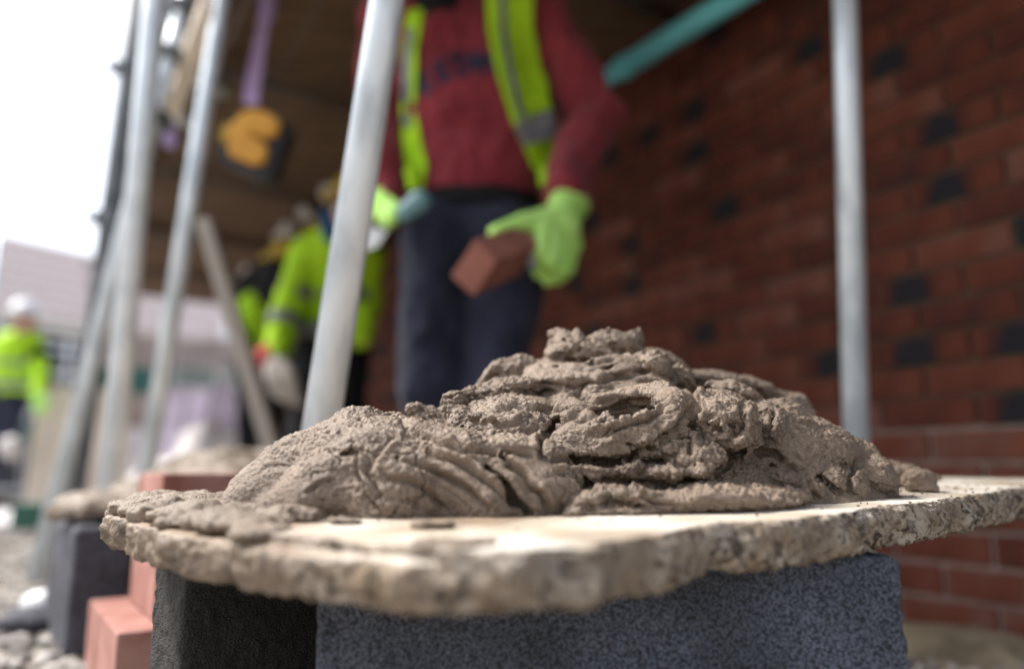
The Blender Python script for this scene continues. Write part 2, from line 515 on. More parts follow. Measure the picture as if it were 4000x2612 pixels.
def worley(p, freq, seed=0):
    p = p * freq + seed * 3.7
    i = np.floor(p).astype(np.int32)
    f = (p - i).astype(np.float32)
    best = np.full(len(p), 9.0, dtype=np.float32)
    for dx in (-1, 0, 1):
        for dy in (-1, 0, 1):
            for dz in (-1, 0, 1):
                c = i + np.array([dx, dy, dz], dtype=np.int32)
                j = _J[c[:, 0] & 31, c[:, 1] & 31, c[:, 2] & 31]
                d = ((np.array([dx, dy, dz], dtype=np.float32) + j - f) ** 2).sum(1)
                best = np.minimum(best, d)
    return np.sqrt(best)

class Field:
    def __init__(s, lo, hi, h):
        s.lo = np.array(lo, dtype=np.float64); s.h = h
        s.n = np.ceil((np.array(hi) - s.lo) / h).astype(int) + 1
        s.ax = [(s.lo[k] + h * np.arange(s.n[k])).astype(np.float32) for k in range(3)]
        s.F = np.full(tuple(s.n), 0.08, dtype=np.float32)
    def sl(s, lo, hi):
        out = []
        for k in range(3):
            a = int(max(0, math.floor((lo[k] - s.lo[k]) / s.h)))
            b = int(min(s.n[k], math.ceil((hi[k] - s.lo[k]) / s.h) + 1))
            out.append(slice(a, max(a, b)))
        return tuple(out)
    def xyz(s, sl):
        return (s.ax[0][sl[0]][:, None, None], s.ax[1][sl[1]][None, :, None], s.ax[2][sl[2]][None, None, :])
    def comb(s, sl, d, k, mode='add'):
        A = s.F[sl]
        if A.size == 0: return
        if mode == 'add':
            if k > 0:
                h = np.clip(0.5 + 0.5 * (A - d) / k, 0, 1)
                s.F[sl] = A + (d - A) * h - k * h * (1 - h)
            else:
                s.F[sl] = np.minimum(A, d)
        else:
            d = -d
            if k > 0:
                h = np.clip(0.5 - 0.5 * (A - d) / k, 0, 1)
                s.F[sl] = A + (d - A) * h + k * h * (1 - h)
            else:
                s.F[sl] = np.maximum(A, d)
    def cone(s, a, b, ra, rb, k=0.006, mode='add', squash=None):
        a = np.array(a, dtype=np.float32); b = np.array(b, dtype=np.float32)
        m = max(ra, rb) * 1.5 + k + 3 * s.h + 0.01
        sl = s.sl(np.minimum(a, b) - m, np.maximum(a, b) + m)
        X, Y, Z = s.xyz(sl)
        u = b - a
        L2 = float((u * u).sum()) + 1e-9
        t = np.clip(((X - a[0]) * u[0] + (Y - a[1]) * u[1] + (Z - a[2]) * u[2]) / L2, 0, 1)
        sq = squash or (1, 1, 1)
        d = np.sqrt(((X - a[0] - u[0] * t) / sq[0]) ** 2 + ((Y - a[1] - u[1] * t) / sq[1]) ** 2 + ((Z - a[2] - u[2] * t) / sq[2]) ** 2) - (ra + (rb - ra) * t)
        s.comb(sl, d, k, mode)
    def chain(s, pts, k=0.006, mode='add', squash=None):
        for (p, r), (q, w) in zip(pts[:-1], pts[1:]):
            s.cone(p, q, r, w, k, mode, squash)
    def ell(s, c, r, rot=None, k=0.006, mode='add'):
        c = np.array(c, dtype=np.float32)
        r = np.array(r, dtype=np.float32)
        m = float(r.max()) + k + 3 * s.h
        sl = s.sl(c - m, c + m)
        X, Y, Z = s.xyz(sl)
        x, y, z = X - c[0], Y - c[1], Z - c[2]
        if rot is not None:
            Q = np.array(rot.transposed(), dtype=np.float32)   # world -> local
            x, y, z = (Q[0, 0] * x + Q[0, 1] * y + Q[0, 2] * z, Q[1, 0] * x + Q[1, 1] * y + Q[1, 2] * z,
                       Q[2, 0] * x + Q[2, 1] * y + Q[2, 2] * z)
        k0 = np.sqrt((x / r[0]) ** 2 + (y / r[1]) ** 2 + (z / r[2]) ** 2)
        k1 = np.sqrt((x / r[0] ** 2) ** 2 + (y / r[1] ** 2) ** 2 + (z / r[2] ** 2) ** 2) + 1e-6
        s.comb(sl, k0 * (k0 - 1) / k1, k, mode)
    def box(s, c, half, rot=None, rad=0.003, k=0.0, mode='add'):
        c = np.array(c, dtype=np.float32)
        m = float(np.linalg.norm(half)) + k + 3 * s.h
        sl = s.sl(c - m, c + m)
        X, Y, Z = s.xyz(sl)
        x, y, z = X - c[0], Y - c[1], Z - c[2]
        if rot is not None:
            Q = np.array(rot.transposed(), dtype=np.float32)
            x, y, z = (Q[0, 0] * x + Q[0, 1] * y + Q[0, 2] * z, Q[1, 0] * x + Q[1, 1] * y + Q[1, 2] * z,
                       Q[2, 0] * x + Q[2, 1] * y + Q[2, 2] * z)
        qx, qy, qz = np.abs(x) - half[0] + rad, np.abs(y) - half[1] + rad, np.abs(z) - half[2] + rad
        d = np.sqrt(np.maximum(qx, 0) ** 2 + np.maximum(qy, 0) ** 2 + np.maximum(qz, 0) ** 2) + np.minimum(np.maximum(qx, np.maximum(qy, qz)), 0) - rad
        s.comb(sl, d, k, mode)
    def mesh(s):
        F = s.F
        for ax in range(3):                       # close the surface at the borders
            sl = [slice(None)] * 3
            for e in (0, -1):
                sl[ax] = e
                F[tuple(sl)] = np.maximum(F[tuple(sl)], 1e-4)
        S = F < 0
        n = s.n
        cnt = np.zeros((n[0] - 1, n[1] - 1, n[2] - 1), dtype=np.int8)
        for dx in (0, 1):
            for dy in (0, 1):
                for dz in (0, 1):
                    cnt += S[dx:n[0] - 1 + dx, dy:n[1] - 1 + dy, dz:n[2] - 1 + dz]
        act = (cnt > 0) & (cnt < 8)
        I = np.argwhere(act)
        idx = np.full(act.shape, -1, dtype=np.int32)
        idx[act] = np.arange(len(I), dtype=np.int32)
        pos = np.zeros((len(I), 3), dtype=np.float32)
        c = np.zeros(len(I), dtype=np.float32)
        corners = [(x, y, z) for x in (0, 1) for y in (0, 1) for z in (0, 1)]
        V = {q: F[I[:, 0] + q[0], I[:, 1] + q[1], I[:, 2] + q[2]] for q in corners}
        for q in corners:
            for ax in range(3):
                if q[ax]: continue
                w = list(q); w[ax] = 1; w = tuple(w)
                a, b = V[q], V[w]
                m = (a < 0) != (b < 0)
                t = np.where(m, a / np.where(a == b, 1, a - b), 0)
                for k in range(3):
                    pos[:, k] += np.where(m, q[k] + (t if k == ax else 0), 0)
                c += m
        pos = (I + pos / np.maximum(c, 1)[:, None]) * s.h + s.lo
        quads = []
        for ax in range(3):
            o1, o2 = (ax + 1) % 3, (ax + 2) % 3
            A = [slice(1, n[k] - 1) for k in range(3)]
            B = list(A)
            A[ax] = slice(0, n[ax] - 1); B[ax] = slice(1, n[ax])
            Sa, Sb = S[tuple(A)], S[tuple(B)]
            E = np.argwhere(Sa != Sb)
            if len(E) == 0: continue
            flip = Sa[E[:, 0], E[:, 1], E[:, 2]]
            off = np.array([1, 1, 1]); off[ax] = 0
            E = E + off
            def cell(a, b):
                q = E.copy(); q[:, o1] -= a; q[:, o2] -= b
                return idx[q[:, 0], q[:, 1], q[:, 2]]
            q4 = np.stack([cell(1, 1), cell(0, 1), cell(0, 0), cell(1, 0)], 1)
            q4[~flip] = q4[~flip][:, ::-1]
            quads.append(q4)
        Q = np.concatenate(quads)
        Q = Q[(Q >= 0).all(1)]
        return pos.astype(np.float32), Q.astype(np.int32)

def field_obj(name, F, m, parent=None, disp=None, smooth=True, warp=None):
    v, q = F.mesh()
    if warp is not None:
        v = warp(v).astype(np.float32)
    o = mesh_obj(name, v, q, m, parent, smooth)
    if disp is not None:
        me = o.data
        nr = np.empty(len(v) * 3, dtype=np.float32)
        me.vertex_normals.foreach_get('vector', nr)
        nr = nr.reshape(-1, 3)
        v2 = v + nr * disp(v, nr)[:, None]
        me.vertices.foreach_set('co', v2.astype(np.float32).ravel())
        me.update()
    return o

# ------------------------------------------------------------------ ground
def zb(x, y):                    # top plane of the near mortar board (it tilts a little)
    return CZ - 0.065 + 0.0075 * x + 0.048 * y

def make_ground():
    n = 260
    u = np.linspace(-1, 1, n)
    s = np.sign(u) * (np.abs(u) ** 3.2)
    gx = s * 400; gy = s * 400 + 2.0
    X, Y = np.meshgrid(gx, gy, indexing='ij')
    pts = np.stack([X.ravel(), Y.ravel(), np.zeros(X.size)], 1).astype(np.float32)
    near = np.exp(-((pts[:, 0] ** 2 + (pts[:, 1] - 2) ** 2) / 60))
    z = (fbm(pts, 1.1, 3, 3) * 0.03 + fbm(pts, 9, 3, 5) * 0.010) * near
    # soil slopes away a little at the foot of the wall
    nd = pts[:, 0] * 0.851 + pts[:, 1] * 0.525
    z -= 0.045 * np.clip((nd - 0.9) / 0.7, 0, 1) * np.clip(2.6 - pts[:, 1], 0, 1)
    pts[:, 2] = z - 0.012
    i = np.arange(n * n).reshape(n, n)
    q = np.stack([i[:-1, :-1].ravel(), i[1:, :-1].ravel(), i[1:, 1:].ravel(), i[:-1, 1:].ravel()], 1)
    o = mesh_obj('ground', pts, q, M['ground'], None, True)
    tag(o, kind='structure')
make_ground()

def stones_mesh(name, pts, mat_, label=None):
    """many loose stones as one stuff mesh"""
    bm = bmesh.new()
    bmesh.ops.create_icosphere(bm, subdivisions=1, radius=1)
    base = np.array([v.co[:] for v in bm.verts]); fac = np.array([[v.index for v in f.verts] for f in bm.faces])
    bm.free()
    vs, fs = [], []
    for k, (x, y, z, r) in enumerate(pts):
        j = base * (1 + 0.35 * (np.array([rnd.random() for _ in range(len(base))])[:, None] - 0.5))
        a = rnd.random() * 6.28
        sc = np.array([r * rnd.uniform(0.8, 1.5), r * rnd.uniform(0.7, 1.1), r * rnd.uniform(0.45, 0.8)])
        j = j * sc
        c, s_ = math.cos(a), math.sin(a)
        j = np.stack([j[:, 0] * c - j[:, 1] * s_, j[:, 0] * s_ + j[:, 1] * c, j[:, 2]], 1)
        vs.append(j + (x, y, z)); fs.append(fac + k * len(base))
    o = mesh_obj(name, np.concatenate(vs).astype(np.float32), np.concatenate(fs), mat_)
    tag(o, label, 'gravel' if label else None, kind='stuff')
    return o

M['stone'] = mat('mixed_stone', (0.46, 0.43, 0.40), 0.8, (0.16, 0.14, 0.12), 7, 0.001, 120)
sp = []
for _ in range(5200):
    y = 0.9 + 5.5 * rnd.random() ** 1.6
    x = rnd.uniform(-0.75 * y - 0.3, -0.02 * y + 0.2)
    sp.append((x, y, -0.004, rnd.choice([0.008, 0.011, 0.014, 0.02])))
for _ in range(900):
    sp.append((rnd.uniform(0.45, 1.3), rnd.uniform(0.7, 1.7), -0.03, rnd.choice([0.006, 0.009, 0.013])))
stones_mesh('gravel', sp, M['stone'], 'loose grey and brown gravel strewn over the site ground')

# a pale path at the far left
box('path', (-3.4, 7.2, 0.006), (1.8, 5.5, 0.02), M['concrete_pale'], rot=Matrix.Rotation(R(12), 3, 'Z'))
bpy.data.objects['path']['kind'] = 'structure'

# mound of dropped soil and mortar along the wall foot
WD = Vector((-0.525, 0.851, 0))          # direction of the brick wall, away from the camera
WN = Vector((-0.851, -0.525, 0))         # its face normal, towards the camera
W0 = Vector((0.997, 1.76, 0))
F = Field((0.3, 1.0, -0.09), (1.6, 3.0, 0.07), 0.012)
for k in range(26):
    p = W0 + WD * rnd.uniform(-0.75, 1.2) + WN * rnd.uniform(0.05, 0.26)
    F.ell((p.x, p.y, -0.06), (rnd.uniform(0.09, 0.2), rnd.uniform(0.09, 0.16), rnd.uniform(0.03, 0.065)), k=0.03)
o = field_obj('soil_mound', F, mat('dry_soil', (0.36, 0.30, 0.20), 0.95, (0.17, 0.135, 0.085), 14, 0.003, 70),
              disp=lambda v, n: fbm(v, 25, 4, 2) * 0.012)
tag(o, kind='structure')

# ------------------------------------------------------------------ brick wall
wall = empty('brick_wall', W0)
tag(wall, 'long red brick wall with scattered dark bricks behind the worker in maroon', 'wall')
S0, S1 = -1.3, 6.2
WH = 1.95
ang = math.atan2(WD.y, WD.x)
RW = Matrix.Rotation(ang, 3, 'Z')
def wall_pt(s, n, z):
    return W0 + WD * s + WN * n + Vector((0, 0, z))
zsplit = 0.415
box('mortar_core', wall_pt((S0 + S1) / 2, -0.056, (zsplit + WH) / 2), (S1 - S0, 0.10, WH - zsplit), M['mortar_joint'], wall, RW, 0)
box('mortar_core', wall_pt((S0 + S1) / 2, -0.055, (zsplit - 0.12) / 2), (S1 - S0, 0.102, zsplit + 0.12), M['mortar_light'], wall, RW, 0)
bm = bmesh.new()
bm_box(bm, (0, 0, 0), (0.215, 0.1, 0.065), None, 0.003)
brick_me = bpy.data.meshes.new('brick')
bm.to_mesh(brick_me); bm.free()
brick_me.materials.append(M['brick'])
spots = []
trnd = random.Random(77)
_dark = {}
def tone(c, k):
    near_dark = any(_dark.get((c + a, k + b)) for a, b in ((0, -1), (-1, 0), (-1, 1), (-1, -1)))
    r = trnd.random()
    if r < 0.27 and not near_dark:
        _dark[(c, k)] = True
        return trnd.uniform(0.0, 0.10)
    return trnd.uniform(0.36, 0.86)
for c in range(-2, int(WH / 0.075) + 1):
    z = 0.0675 + 0.075 * c
    if z > WH - 0.03: break
    s = S0 + (0.1125 if c % 2 else 0.0)
    while s < S1 - 0.1:
        dd = wall_pt(s + 0.1075, 0, z)
        d = (dd - Vector((0, 0, CZ))).length
        spots.append((d, s + 0.1075, z, tone(c, round((s - S0) / 0.225))))
        s += 0.225
def in_view(s, z):
    p = wall_pt(s, 0, z) - Vector((0, 0, CZ))
    f = p.dot(FW)
    if f <= 0: return False
    return abs(p.x / f) < 0.70 and abs(p.dot(UPV) / f) < 0.47
vis = sorted([q for q in spots if in_view(q[1], q[2])])
rest = vis[298:] + [q for q in spots if not in_view(q[1], q[2])]
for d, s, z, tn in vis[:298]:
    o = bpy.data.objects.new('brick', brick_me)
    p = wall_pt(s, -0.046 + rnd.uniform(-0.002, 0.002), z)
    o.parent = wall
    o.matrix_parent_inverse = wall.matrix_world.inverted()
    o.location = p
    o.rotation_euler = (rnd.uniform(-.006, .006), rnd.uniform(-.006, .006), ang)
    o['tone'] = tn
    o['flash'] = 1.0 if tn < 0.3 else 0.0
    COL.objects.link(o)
bv = np.array([v.co[:] for v in brick_me.vertices]); bf = [tuple(p.vertices) for p in brick_me.polygons]
ca, sa = math.cos(ang), math.sin(ang)
vs, fs, tv = [], [], []
for k, (d, s, z, tn) in enumerate(rest):
    p = wall_pt(s, -0.046 + rnd.uniform(-0.002, 0.002), z)
    w = np.stack([bv[:, 0] * ca - bv[:, 1] * sa + p.x, bv[:, 0] * sa + bv[:, 1] * ca + p.y, bv[:, 2] + p.z], 1)
    vs.extend(w.tolist()); fs.extend([tuple(i + k * len(bv) for i in f) for f in bf]); tv.extend([tn] * len(bv))
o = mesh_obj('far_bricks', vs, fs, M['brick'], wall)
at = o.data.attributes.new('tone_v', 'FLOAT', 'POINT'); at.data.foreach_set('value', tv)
tag(o, kind='stuff')

# ------------------------------------------------------------------ scaffold: deck, tubes, poles
def dpt(n, s, z):                        # n: offset across the deck, s: along the wall direction
    return Vector((0.851, 0.525, 0)) * n + WD * s + Vector((0, 0, z))
ZD = 1.84
deck = empty('scaffold_deck', dpt(1.1, 2, ZD))
tag(deck, 'brown timber scaffold deck overhead between the poles and the brick wall', 'scaffold deck')
nb = 7
bw = 0.208
for lay, (s0, s1, dz) in enumerate(((-2.2, 1.65, 0.0), (1.56, 5.4, 0.04), (5.30, 7.4, 0.0))):
    for k in range(nb):
        n = 0.27 + bw * 0.5 + k * (bw + 0.006)
        c = dpt(n, (s0 + s1) / 2 + rnd.uniform(-.03, .03), ZD + 0.019 + dz + rnd.uniform(0, 0.004))
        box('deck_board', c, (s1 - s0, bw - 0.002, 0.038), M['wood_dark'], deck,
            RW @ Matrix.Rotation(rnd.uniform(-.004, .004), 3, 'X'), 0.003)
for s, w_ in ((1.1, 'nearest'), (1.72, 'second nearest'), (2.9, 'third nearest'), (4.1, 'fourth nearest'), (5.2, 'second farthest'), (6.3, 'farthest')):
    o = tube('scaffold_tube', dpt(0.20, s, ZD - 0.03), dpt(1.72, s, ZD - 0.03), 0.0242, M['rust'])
    tag(o, w_ + ' of the brown transom tubes crossing under the scaffold deck', 'tube', 'transom tubes under the scaffold deck')
o = tube('scaffold_tube', dpt(0.33, -2.2, ZD - 0.085), dpt(0.33, 7.3, ZD - 0.085), 0.0242, M['rust'])
tag(o, 'long brown ledger tube under the outer edge of the deck', 'tube')

def pole(a, b, name_label, r=0.0242, m=None, couplers=()):
    a, b = Vector(a), Vector(b)
    o = tube('scaffold_pole', a, b, r, m or M['galv'])
    d = (b - a).normalized()
    tag(o, name_label, 'pole', 'upright scaffold poles')
    for (t, kind) in couplers:
        p = a + (b - a) * t
        if kind == 'sleeve':
            tube('coupler', p - d * 0.002, p + d * 0.05, r + 0.0035, M['galv_dark'], o)
        else:
            bmc = bmesh.new()
            side = Vector((1, 0.2, 0)).normalized()
            rot = d.to_track_quat('Z', 'Y').to_matrix()
            bm_box(bmc, p, (0.075, 0.07, 0.05), rot, 0.008)
            bm_box(bmc, p - side * 0.055, (0.06, 0.02, 0.022), rot, 0.004)
            bm_box(bmc, p + Vector((0, 0.05, 0.01)), (0.05, 0.05, 0.055), rot, 0.008)
            bm_obj('coupler', bmc, M['galv_dark'], o)
    return o

def pole_px(p0, p1, Y, label, r=0.0242, m=None, couplers=(), Y1=None):
    a = P(p0[0], p0[1], Y); b = P(p1[0], p1[1], Y1 or Y)
    d = (b - a) / (b.z - a.z)
    foot = a - d * a.z
    top = a + d * (ZD + 0.9 - a.z)
    return pole(foot, top, label, r, m, couplers)

pole_px((1243, 1740), (1513, 0), 1.0, 'thick bright galvanised pole in front of the worker in hi-vis jacket, nearest of the poles')
pole_px((595, 1700), (868, 0), 2.1, 'leaning galvanised pole just left of the hanging amber block')
pole_px((432, 1900), (548, 611), 1.75, 'brightest upright pole standing behind the heap of mortar on the second board', r=0.026, m=M['galv_new'])
pole_px((300, 1850), (425, 900), 2.5, 'dull grey pole left of the bright one, beside the pale house', r=0.033, m=M['galv_dark'],
        couplers=((0.42, 'c'), (0.62, 'c')))
pole_px((560, 620), (705, 60), 2.3, 'pale pole against the white sky at the deck corner', couplers=((0.52, 'c'), (0.60, 'c'), (0.66, 'c')))
pole_px((455, 1000), (640, 60), 2.9, 'farther grey pole on the edge of the white sky', m=M['galv'], couplers=((0.4, 'c'), (0.5, 'c'), (0.58, 'c')))
pole_px((3345, 1730), (3300, 0), 1.5, 'single upright pole in front of the brick wall on the right', couplers=((0.572, 'sleeve'),))

# timber leaning in the scaffold and the beige deck edge board
def plank(p0, p1, w, t, m, label, name='timber_plank', cat='plank'):
    p0, p1 = Vector(p0), Vector(p1)
    d = (p1 - p0)
    z = d.normalized()
    x = Vector((1, 0, 0)) - z * z.x
    x.normalize()
    y = z.cross(x)
    rot = Matrix((x, y, z)).transposed()
    o = box(name, (p0 + p1) / 2, (w, t, d.length), m, None, rot, 0.003)
    tag(o, label, cat)
    return o
a = P(1075, 1800, 2.35); b = P(798, 862, 2.35)
a2 = a + (a - b) * ((a.z) / (b.z - a.z))
plank(a2, b, 0.045, 0.05, M['wood_grey'], 'grey timber prop leaning between the left pole and the hi-vis worker')
plank(P(690, 370, 2.55), P(845, -60, 2.1), 0.055, 0.20, M['beige'], 'beige edge board rising along the outside of the scaffold deck')

# yellow beam, and white discs added to stand for glints along the deck
bmx = bmesh.new()
bm_box(bmx, dpt(1.36, 4.35, ZD - 0.10), (2.4, 0.06, 0.13), RW, 0.006)
o = bm_obj('yellow_beam', bmx, M['yellow_hat'])
tag(o, 'mustard yellow beam under the deck behind the worker in hi-vis jacket', 'beam')
for px, py, Y, w_ in ((1268, 748, 4.0, 'topmost added glint disc beside the near pole'), (1085, 925, 4.75, 'added glint disc in the middle of the diagonal row, lower of the pair'),
                      (1110, 890, 4.65, 'added glint disc in the middle of the diagonal row, upper of the pair'), (1180, 830, 4.4, 'added glint disc just below the topmost one'),
                      (955, 1050, 5.6, 'added glint disc near the low end of the diagonal row'), (930, 1095, 5.7, 'lowest added glint disc of the diagonal row'),
                      (765, 300, 2.85, 'upper of the two added white glint discs left of the hanging block'), (693, 455, 3.1, 'lower of the two added white glint discs left of the hanging block')):
    p = P(px, py, Y)
    r = 0.045 if Y > 3.5 else 0.030
    d = Vector((-0.6, -0.8, 0.1)).normalized()
    o = tube('glint_disc', p - d * 0.03, p, r, M['white'], n=20)
    q = tube('tube_stub', p - d * 0.14, p - d * 0.028, 0.0242, M['galv'], o)
    tag(o, w_ + ' under the deck', 'glint disc', 'added white discs for glints on the tube ends under the deck')
# purple ribbon of plastic by the outer edge
o = box('purple_tape', P(668, 535, 3.0), (0.05, 0.03, 0.09), M['strap'], bevel=0.01)
tag(o, 'scrap of purple tape wound on the outer deck tube below the added glint discs', 'tape')

# teal pipe below the deck along the wall
tp = empty('teal_pipe', P(2650, 145, 2.35))
tag(tp, 'teal plastic pipe running along the top of the brick wall', 'pipe')
pa, pb = P(2440, 262, 2.42), P(3010, -95, 1.95)
pb = pa + (pb - pa) * 1.6
tube('pipe', pa, pb, 0.037, M['teal'], tp)
dd = (pb - pa).normalized()
tube('socket', pa - dd * 0.17, pa - dd * 0.02, 0.031, M['teal'], tp)
tube('socket_ring', pa - dd * 0.02, pa + dd * 0.012, 0.041, M['teal'], tp)

# hanging amber block on a purple sling
hb = empty('hanging_block', P(975, 530, 2.3))
tag(hb, 'amber and black block hung from a purple sling under the scaffold deck', 'hanging block')
hb_c = P(978, 525, 2.3)
def poly_prism(name, pts2, c, rot, t, m, parent, bevel=0.006):
    bm = bmesh.new()
    f = [bm.verts.new(Vector((x, 0, z))) for x, z in pts2]
    face = bm.faces.new(f)
    r = bmesh.ops.extrude_face_region(bm, geom=[face])
    bmesh.ops.translate(bm, vec=(0, t, 0), verts=[g for g in r['geom'] if isinstance(g, bmesh.types.BMVert)])
    bmesh.ops.recalc_face_normals(bm, faces=bm.faces)
    bmesh.ops.bevel(bm, geom=list(bm.edges), offset=bevel, segments=3, affect='EDGES')
    bmesh.ops.transform(bm, matrix=Matrix.Translation(c) @ rot.to_4x4(), verts=bm.verts)
    return bm_obj(name, bm, m, parent)
K = 2.3 / 3000
def pxs(lst):                             # photo px offsets -> metres in the block's own plane
    return [((x - 978) * K, (525 - y) * K) for x, y in lst]
outer = pxs([(978 + (x - 978) * 1.10 + 6, 525 + (y - 525) * 1.10 + 6) for x, y in [(838, 560), (862, 455), (930, 418), (975, 405), (1010, 400), (1070, 430), (1118, 480), (1110, 545), (1085, 575), (1082, 640), (1055, 690), (1000, 690), (955, 665), (900, 630), (845, 610)]])
RI = Matrix.Identity(3)
poly_prism('casing', outer[::-1], hb_c + Vector((0, 0.012, 0)), RI, 0.07, M['black_rubber'], hb, 0.008)
face_ = pxs([(905, 470), (945, 425), (990, 415), (1050, 432), (1102, 470), (1094, 520), (1070, 545), (1035, 540), (985, 520), (980, 532), (1030, 558), (1056, 590), (1052, 635), (1022, 662), (985, 655), (930, 630), (890, 612), (896, 550), (885, 500)])
poly_prism('face_plate', face_[::-1], hb_c + Vector((0, -0.012, 0)), RI, 0.03, M['orange'], hb, 0.006)
side_ = pxs([(860, 490), (880, 470), (896, 500), (884, 570), (858, 560), (852, 530)])
poly_prism('side_lug', side_[::-1], hb_c + Vector((0, -0.006, 0)), RI, 0.02, M['yellow_hat'], hb, 0.004)
# sling: two webbing runs from block to deck
def ribbon(name, pts, w, t, m, parent):
    bm = bmesh.new()
    prev = None
    for i, p in enumerate(pts):
        p = Vector(p)
        tw = math.sin(i * 0.9) * 0.5
        x = Vector((math.cos(tw), math.sin(tw), 0)) * w * 0.5
        y = Vector((-math.sin(tw), math.cos(tw), 0)) * t * 0.5
        ring = [bm.verts.new(p + a_ * x + b_ * y) for a_, b_ in ((-1, -1), (1, -1), (1, 1), (-1, 1))]
        if prev:
            for k in range(4):
                bm.faces.new((prev[k], prev[(k + 1) % 4], ring[(k + 1) % 4], ring[k]))
        else:
            bm.faces.new(ring[::-1])
        prev = ring
    bm.faces.new(prev)
    bmesh.ops.recalc_face_normals(bm, faces=bm.faces)
    return bm_obj(name, bm, m, parent)
ribbon('sling', [P(985, 410, 2.31), P(990, 340, 2.31), P(1003, 260, 2.31), P(1012, 190, 2.31), P(1030, 80, 2.31), P(1042, -60, 2.31), P(1050, -200, 2.31)], 0.040, 0.006, M['strap'], hb)
ribbon('sling', [P(965, 400, 2.33), P(975, 320, 2.33), P(1000, 200, 2.33), P(1055, 60, 2.33), P(1070, -60, 2.33), P(1080, -200, 2.33)], 0.028, 0.006, M['strap'], hb)

# ------------------------------------------------------------------ near board on its blocks
def rough_block(name, corner, dirx, L, D, H, m, label, group=None, h=0.004, amp=0.0016):
    ax = Vector((dirx[0], dirx[1], 0)).normalized()
    ay = Vector((-ax.y, ax.x, 0))
    rot = Matrix((ax, ay, Vector((0, 0, 1)))).transposed()
    c = Vector(corner) + ax * L / 2 + ay * D / 2 + Vector((0, 0, H / 2))
    rr = math.hypot(L, D) / 2 + 0.01
    F = Field((c.x - rr, c.y - rr, c.z - H / 2 - 0.02), (c.x + rr, c.y + rr, c.z + H / 2 + 0.02), h)
    F.box(c, (L / 2, D / 2, H / 2), rot, 0.006)
    o = field_obj(name, F, m, None, disp=lambda v, n: (vnoise(v * 160, 1) * amp + fbm(v, 30, 2, 4) * 0.0015))
    tag(o, label, 'concrete block', group)
    return o
rough_block('concrete_block', (-0.158, 0.648, -0.005), (1, 0.02), 0.480, 0.14, 0.246, M['block'],
            'blue-grey concrete block under the near corner of the mortar board', h=0.0035)
rough_block('concrete_block', (-0.295, 0.722, -0.005), (0.77, 0.63), 0.44, 0.10, 0.249, M['block_shaded'],
            'concrete block coloured dark for shade under the left side of the mortar board', h=0.004)
rough_block('concrete_block', (0.20, 1.00, -0.005), (0.77, 0.63), 0.44, 0.10, 0.262, M['block_shaded'],
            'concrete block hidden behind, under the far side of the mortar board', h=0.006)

outline = [(0.0, 0.447), (0.050, 0.460), (0.085, 0.502), (0.112, 0.535), (0.145, 0.572), (0.195, 0.588), (0.262, 0.632), (0.334, 0.692),
           (0.42, 0.765), (0.52, 0.85), (0.635, 0.955), (0.76, 1.06), (0.52, 1.12), (0.26, 1.27), (-0.02, 1.06), (-0.29, 0.86), (-0.378, 0.762),
           (-0.362, 0.728), (-0.29, 0.640), (-0.216, 0.568), (-0.165, 0.520), (-0.11, 0.482), (-0.055, 0.455)]
def poly_sdf(X, Y, poly):
    d = np.full(np.broadcast(X, Y).shape, 9.0, dtype=np.float32)
    s = np.ones_like(d)
    n = len(poly)
    for i in range(n):
        ax_, ay_ = poly[i]; bx_, by_ = poly[i - 1]
        ex, ey = bx_ - ax_, by_ - ay_
        wx, wy = X - ax_, Y - ay_
        t = np.clip((wx * ex + wy * ey) / (ex * ex + ey * ey), 0, 1)
        d = np.minimum(d, (wx - ex * t) ** 2 + (wy - ey * t) ** 2)
        c1 = Y >= ay_; c2 = Y < by_; c3 = ex * wy > ey * wx
        flip = (c1 & c2 & c3) | (~c1 & ~c2 & ~c3)
        s = np.where(flip, -s, s)
    return s * np.sqrt(d)

PILE_C = np.array([0.06, 0.80])
F = Field((-0.45, 0.39, 0.19), (0.80, 1.30, 0.335), 0.0026)
sl = (slice(None),) * 3
X, Y, Z = F.xyz(sl)
d2 = poly_sdf(X[:, :, 0], Y[:, :, 0], outline)
# ragged outline
pp = np.stack([np.broadcast_to(X[:, :, 0], d2.shape).ravel(), np.broadcast_to(Y[:, :, 0], d2.shape).ravel(), np.zeros(d2.size)], 1).astype(np.float32)
rag = (fbm(pp, 26, 4, 8) * 0.010 + fbm(pp, 7, 2, 3) * 0.008).reshape(d2.shape)
d2r = (d2 + rag)[:, :, None]
top = zb(X, Y)
low = Z - top                                       # + above the plane
bulge = 0.006 * np.sin(np.clip((low + 0.034) / 0.034, 0, 1) * math.pi)      # swollen middle of the edge
body = np.maximum(d2r - bulge, np.abs(low + 0.0175) - 0.0172)
# the top lamina has flaked back from the left front edge, leaving a step
lam_cut = poly_sdf(X[:, :, 0], Y[:, :, 0], [(-0.45, 0.80), (-0.36, 0.76), (-0.27, 0.66), (-0.205, 0.60), (-0.20, 0.55), (-0.14, 0.515), (-0.07, 0.475), (-0.03, 0.44), (-0.02, 0.38), (-0.6, 0.38)])[:, :, None] + rag[:, :, None] * 0.5
body = np.maximum(body, -np.maximum(lam_cut, -(low + 0.0075)))
F.F[:] = body
def board_disp(v, n):
    side = 1 - np.clip((n[:, 2] - 0.6) / 0.35, 0, 1)
    q = v * np.array([1, 1, 1.6], dtype=np.float32)
    r = fbm(q, 42, 5, 6, 0.6) * 0.0064 + ridged(q * np.array([1, 1, 2], dtype=np.float32), 100, 3, 2) * 0.0024
    step = (v[:, 2] - zb(v[:, 0], v[:, 1]) < -0.004)
    w = np.maximum(side, step * 0.45)
    return r * w + fbm(v, 40, 3, 9) * 0.0004
o = field_obj('mortar_board', F, M['board'], None, disp=board_disp)
